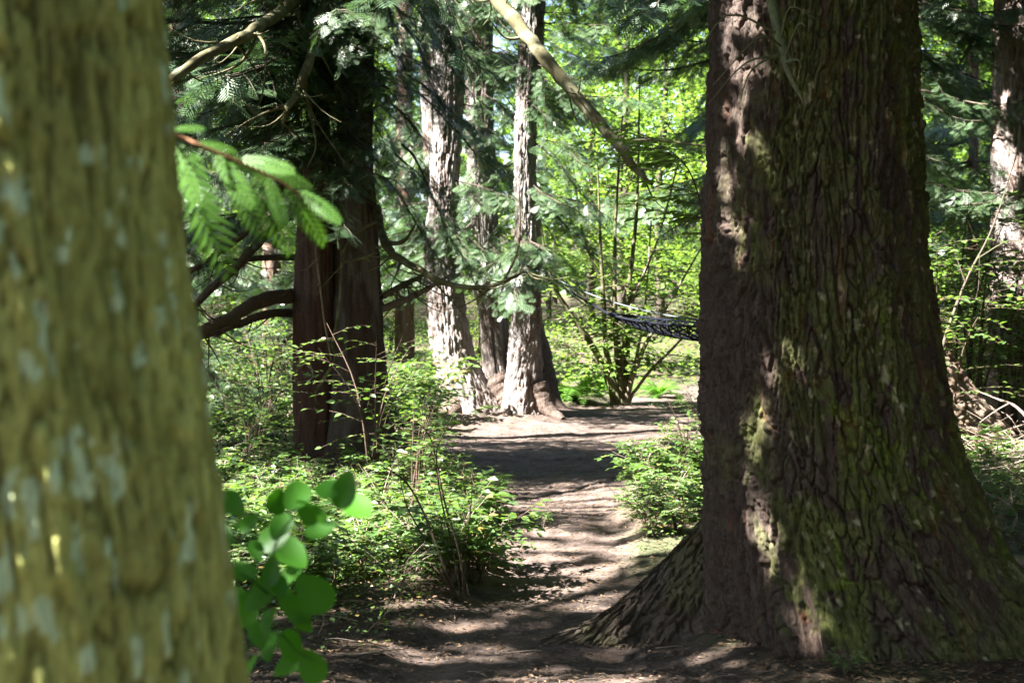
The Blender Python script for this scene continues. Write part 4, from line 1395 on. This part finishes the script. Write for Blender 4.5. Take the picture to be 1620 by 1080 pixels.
for i in range(44):
    lit(rl.uniform(280, 690), rl.uniform(0, 560), rl.uniform(11.5, 15), rl.uniform(.16, .34))
for i in range(80):
    lit(rl.uniform(255, 480), rl.uniform(0, 600), rl.uniform(14.6, 17), rl.uniform(.28, .5))
for i in range(90):
    lit(rl.uniform(270, 700), rl.uniform(0, 380), rl.uniform(10.5, 13.8), rl.uniform(.25, .5))
for py in range(20, 350, 26):
    lit(1168 + rl.normal(0, 6), py, 6.12, .10, .06)
for px, py, ra in [(1190, 110, .045), (1205, 330, .06), (1195, 400, .05), (1285, 380, .04), (1300, 410, .035), (1300, 620, .06), (1305, 660, .055), (1225, 660, .06), (1235, 700, .05), (1150, 570, .06), (1160, 620, .06), (1155, 660, .05), (1148, 720, .045), (1170, 780, .045), (1165, 820, .04), (1180, 850, .035), (1262, 900, .06), (1275, 940, .08), (1290, 985, .08), (1320, 1020, .08), (1345, 1060, .07), (1135, 960, .04), (1133, 1010, .05), (1135, 500, .03)]:
    lit(px, py, 6.05, ra * .85, .04)
lit(330, 330, 2.25, .12); lit(440, 330, 2.3, .14); lit(370, 260, 2.25, .12); lit(300, 400, 2.2, .10); lit(480, 380, 2.3, .1)
lit(562, 800, 2.2, .03); lit(400, 970, 2.2, .012)
for i in range(26):
    lit(rl.uniform(0, 330), rl.uniform(0, 1080), 1.4, rl.uniform(.02, .05))


for py in range(0, 420, 30):
    lit(1588, py, 17.5, .26)
for i in range(24):
    lit(rl.uniform(1475, 1620), rl.uniform(330, 700), rl.uniform(12, 16), rl.uniform(.12, .25))


def canopy():
    rr = np.random.default_rng(31)
    tg, fo = [], []
    def area(n, fx, fy, fz=lambda k: np.zeros(k), t=(11, 18), force=False):
        P = np.stack([fx(n), fy(n), fz(n)], 1)
        tt = rr.uniform(*t, n)
        tg.append(P + S[None] * tt[:, None])
        fo.append(np.full(n, force))
    U = rr.uniform
    area(2300, lambda n: U(-5.5, 3.2, n), lambda n: U(4.2, 17.2, n), t=(11, 17))
    area(520, lambda n: U(.7, 2.6, n), lambda n: U(5.8, 6.6, n), lambda n: U(0, 3.3, n), t=(5, 8.5))
    area(45, lambda n: U(1.8, 2.3, n), lambda n: U(5.85, 6.05, n), lambda n: U(.75, 1.0, n), t=(5, 8), force=True)
    area(60, lambda n: U(1.8, 2.4, n), lambda n: U(5.85, 6.05, n), lambda n: U(1.3, 3.1, n), t=(5, 8), force=True)
    area(420, lambda n: U(-2.3, -1.1, n), lambda n: U(13.2, 14.0, n), lambda n: U(0, 3.4, n), t=(8, 13), force=True)
    area(100, lambda n: U(-3.6, -2.0, n), lambda n: U(12.2, 14.0, n), lambda n: U(.8, 2.6, n), t=(8, 13), force=True)
    area(150, lambda n: U(-.8, .8, n), lambda n: U(18.6, 19.8, n), lambda n: U(1.9, 3.3, n), t=(9, 13))
    area(150, lambda n: U(2.4, 4.2, n), lambda n: U(8.5, 12.5, n), t=(9, 14), force=True)
    area(170, lambda n: U(-5, -1.5, n), lambda n: U(11, 18, n), lambda n: U(.8, 3, n), t=(8, 14))
    area(260, lambda n: U(-.9, .2, n), lambda n: U(1.3, 2.5, n), lambda n: U(.8, 2.2, n), t=(4, 10))
    area(240, lambda n: U(4.5, 7.5, n), lambda n: U(13, 20, n), lambda n: U(1, 6, n), t=(9, 15))
    area(200, lambda n: U(2, 5, n), lambda n: U(-3, 4, n), t=(8, 16))
    area(800, lambda n: U(-1.2, 2.4, n), lambda n: U(12.6, 16.6, n), t=(11, 15))
    area(95, lambda n: rr.normal(.6, 1.0, n), lambda n: rr.normal(14.7, 1.0, n), t=(11, 15), force=True)
    C = np.concatenate(tg)
    FO = np.concatenate(fo)
    per = 34
    k = np.repeat(np.arange(len(C)), per)
    P = C[k] + rr.normal(0, 1, (len(k), 3)) * np.array([.30, .30, .12])
    forced = FO[k]
    keep = np.ones(len(P), bool)
    for p, ra, mg in LIT:
        v = P - p
        tt = v @ S
        dist = np.linalg.norm(v - tt[:, None] * S, axis=1)
        keep &= ~((dist < ra + mg) & (tt > 0) & ~forced)
    keep &= P[:, 2] > 1.7 + .245 * np.clip(P[:, 1], 0, 99)       # stays above the view
    P = P[keep]
    # each shading leaf is handed to the nearest of these added trees
    trees = [(-7.5, 3.5), (-9.5, 8.0), (-8.8, 13.0), (-11, 18.0), (-6.5, -2.5), (-4.6, -1.6), (-13, 5.0)]
    names = 'slim tree added out of view on the left, crown shaped to shade the path'
    T = np.array(trees)
    own = np.argmin(np.hypot(P[:, None, 0] - T[None, :, 0], P[:, None, 1] - T[None, :, 1]), axis=1)
    for i, (x, y) in enumerate(trees):
        t = thing('shade_tree', names, 'tree', (x, y, 0), 0, 'added trees with crowns shaped to shade the path')
        q = P[own == i] - np.array([x, y, 0])
        n = len(q)
        w = Geo()
        tr = smooth_path([(0, 0, -.2 + G(x, y)), (.1, .1, 5), (-.1, 0, 10), (0, 0, 15.5)], 24)
        tube(w, tr, np.linspace(.26, .05, 24), 12, wob=.2, seed=i)
        for j in range(34):
            if n == 0: break
            c = q[rr.integers(0, n)]
            st = tr[int(np.clip((c[2] - 1.5) / 15.5 * 24, 3, 22))]
            tube(w, smooth_path([st, st * .5 + c * .5 + [0, 0, .35], c], 8), np.linspace(.05, .010, 8), 5)
        link('trunk', w.mesh('trunk', M['limb']), t)
        a = rr.random(n) * 6.283
        D = np.stack([np.cos(a), np.sin(a), rr.normal(-.3, .3, n)], 1)
        N = np.stack([rr.normal(0, .5, n), rr.normal(0, .5, n), np.ones(n)], 1)
        f = Geo()
        scatter(f, QUAD_V, QUAD_Q, q, D, N, rr.uniform(.07, .15, n), wid=1.25)
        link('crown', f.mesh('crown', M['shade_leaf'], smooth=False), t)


canopy()

# unseen forest conifers, added all round to keep the open sky out
def ring():
    rr = np.random.default_rng(41)
    n = 5200
    h = 17.0
    z = 2 + (h - 2) * rr.random(n) ** .9
    rad = 3.2 * (1.03 - z / h) ** .7 * np.sqrt(rr.random(n))
    a = rr.random(n) * 6.283
    P = np.stack([rad * np.cos(a), rad * np.sin(a), z], 1)
    D = np.stack([np.cos(a), np.sin(a), rr.normal(-.6, .3, n)], 1)
    N = np.stack([rr.normal(0, .5, n), rr.normal(0, .5, n), np.ones(n)], 1)
    f = Geo()
    scatter(f, QUAD_V, QUAD_Q, P, D, N, rr.uniform(.25, .5, n))
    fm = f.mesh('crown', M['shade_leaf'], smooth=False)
    w = Geo()
    tube(w, smooth_path([(0, 0, -.5), (.05, 0, 6), (0, .05, 16.5)], 20), np.linspace(.3, .04, 20), 10, wob=.2, seed=2)
    wm = w.mesh('trunk', M['limb'])
    # upper crowns of the trees that stand in the picture
    for tree, (x, y), z0, z1, rad, n in ((FIR, (1.75, 6.45), 5.6, 17.5, 3.6, 6500), (NEAR, (-.85, 1.6), 9.0, 16, 1.6, 1200), (ANCHOR, (3.7, 14.2), 8.5, 11.5, 2.2, 2000), (DARK, (-1.6, 14.0), 8.5, 11.5, 2.3, 2400), (CLUMP[0], (-1.0, 20.6), 9.0, 17, 2.4, 2600), (CLUMP[2], (.3, 20.3), 9.0, 17, 2.6, 3200), (CLUMP[1], (-.3, 21.7), 9.0, 18, 2.4, 2600)):
        z = z0 + (z1 - z0) * rr.random(n)
        rd = rad * (1.02 - (z - z0) / (z1 - z0)) ** .6 * np.sqrt(rr.random(n))
        a = rr.random(n) * 6.283
        g = Geo()
        scatter(g, QUAD_V, QUAD_Q, np.stack([x + rd * np.cos(a), y + rd * np.sin(a), z], 1), np.stack([np.cos(a), np.sin(a), rr.normal(-.6, .3, n)], 1), np.stack([rr.normal(0, .5, n), rr.normal(0, .5, n), np.ones(n)], 1), rr.uniform(.25, .5, n))
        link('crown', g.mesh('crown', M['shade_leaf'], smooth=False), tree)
    spots = [(x, y) for x in (-10, -5.5, 1, 5.5, 10) for y in (-9, -14)] + [(9, -2), (8.5, 3), (10, 8), (10.5, 13), (13, 18), (7, .5), (14, 5), (15, 12), (-16, -3), (-17, 3), (-18, 10), (-19, 17), (-20, 24), (17, 24), (6, 2.6), (8, 6), (8.5, 10.5), (12, 1), (12, 9)]
    n = 6500
    z = 6.5 + 10 * rr.random(n)
    rad = 3.6 * (1.03 - (z - 6.5) / 10) ** .6 * np.sqrt(rr.random(n))
    a = rr.random(n) * 6.283
    g = Geo()
    scatter(g, QUAD_V, QUAD_Q, np.stack([rad * np.cos(a), rad * np.sin(a), z], 1), np.stack([np.cos(a), np.sin(a), rr.normal(-.6, .3, n)], 1), np.stack([rr.normal(0, .5, n), rr.normal(0, .5, n), np.ones(n)], 1), rr.uniform(.25, .5, n))
    hm = g.mesh('crown', M['shade_leaf'], smooth=False)
    for x, y in [(4.9, 10.6), (4.6, 2.8), (6.8, 16.5), (-4.5, -7)]:
        t = thing('conifer_tree', 'tall high-crowned conifer added out of view to cover the sky overhead', 'tree', (x, y, G(x, y)), rr.uniform(0, 6), 'added high-crowned conifers out of view', 1.0)
        link('trunk', wm, t)
        link('crown', hm, t)
    spots += [(-24, y) for y in range(-4, 34, 4)] + [(-28, y) for y in range(0, 40, 5)] + [(x, -19) for x in range(-14, 16, 5)] + [(18, y) for y in range(-6, 20, 5)]
    for x, y in spots:
        t = thing('conifer_tree', 'tall unseen conifer of the surrounding forest, added to keep open sky out', 'tree', (x + rr.normal(0, .5), y + rr.normal(0, .5), G(x, y)), rr.uniform(0, 6), 'unseen forest conifers added against open sky', rr.uniform(.85, 1.15))
        link('trunk', wm, t)
        link('crown', fm, t)


ring()
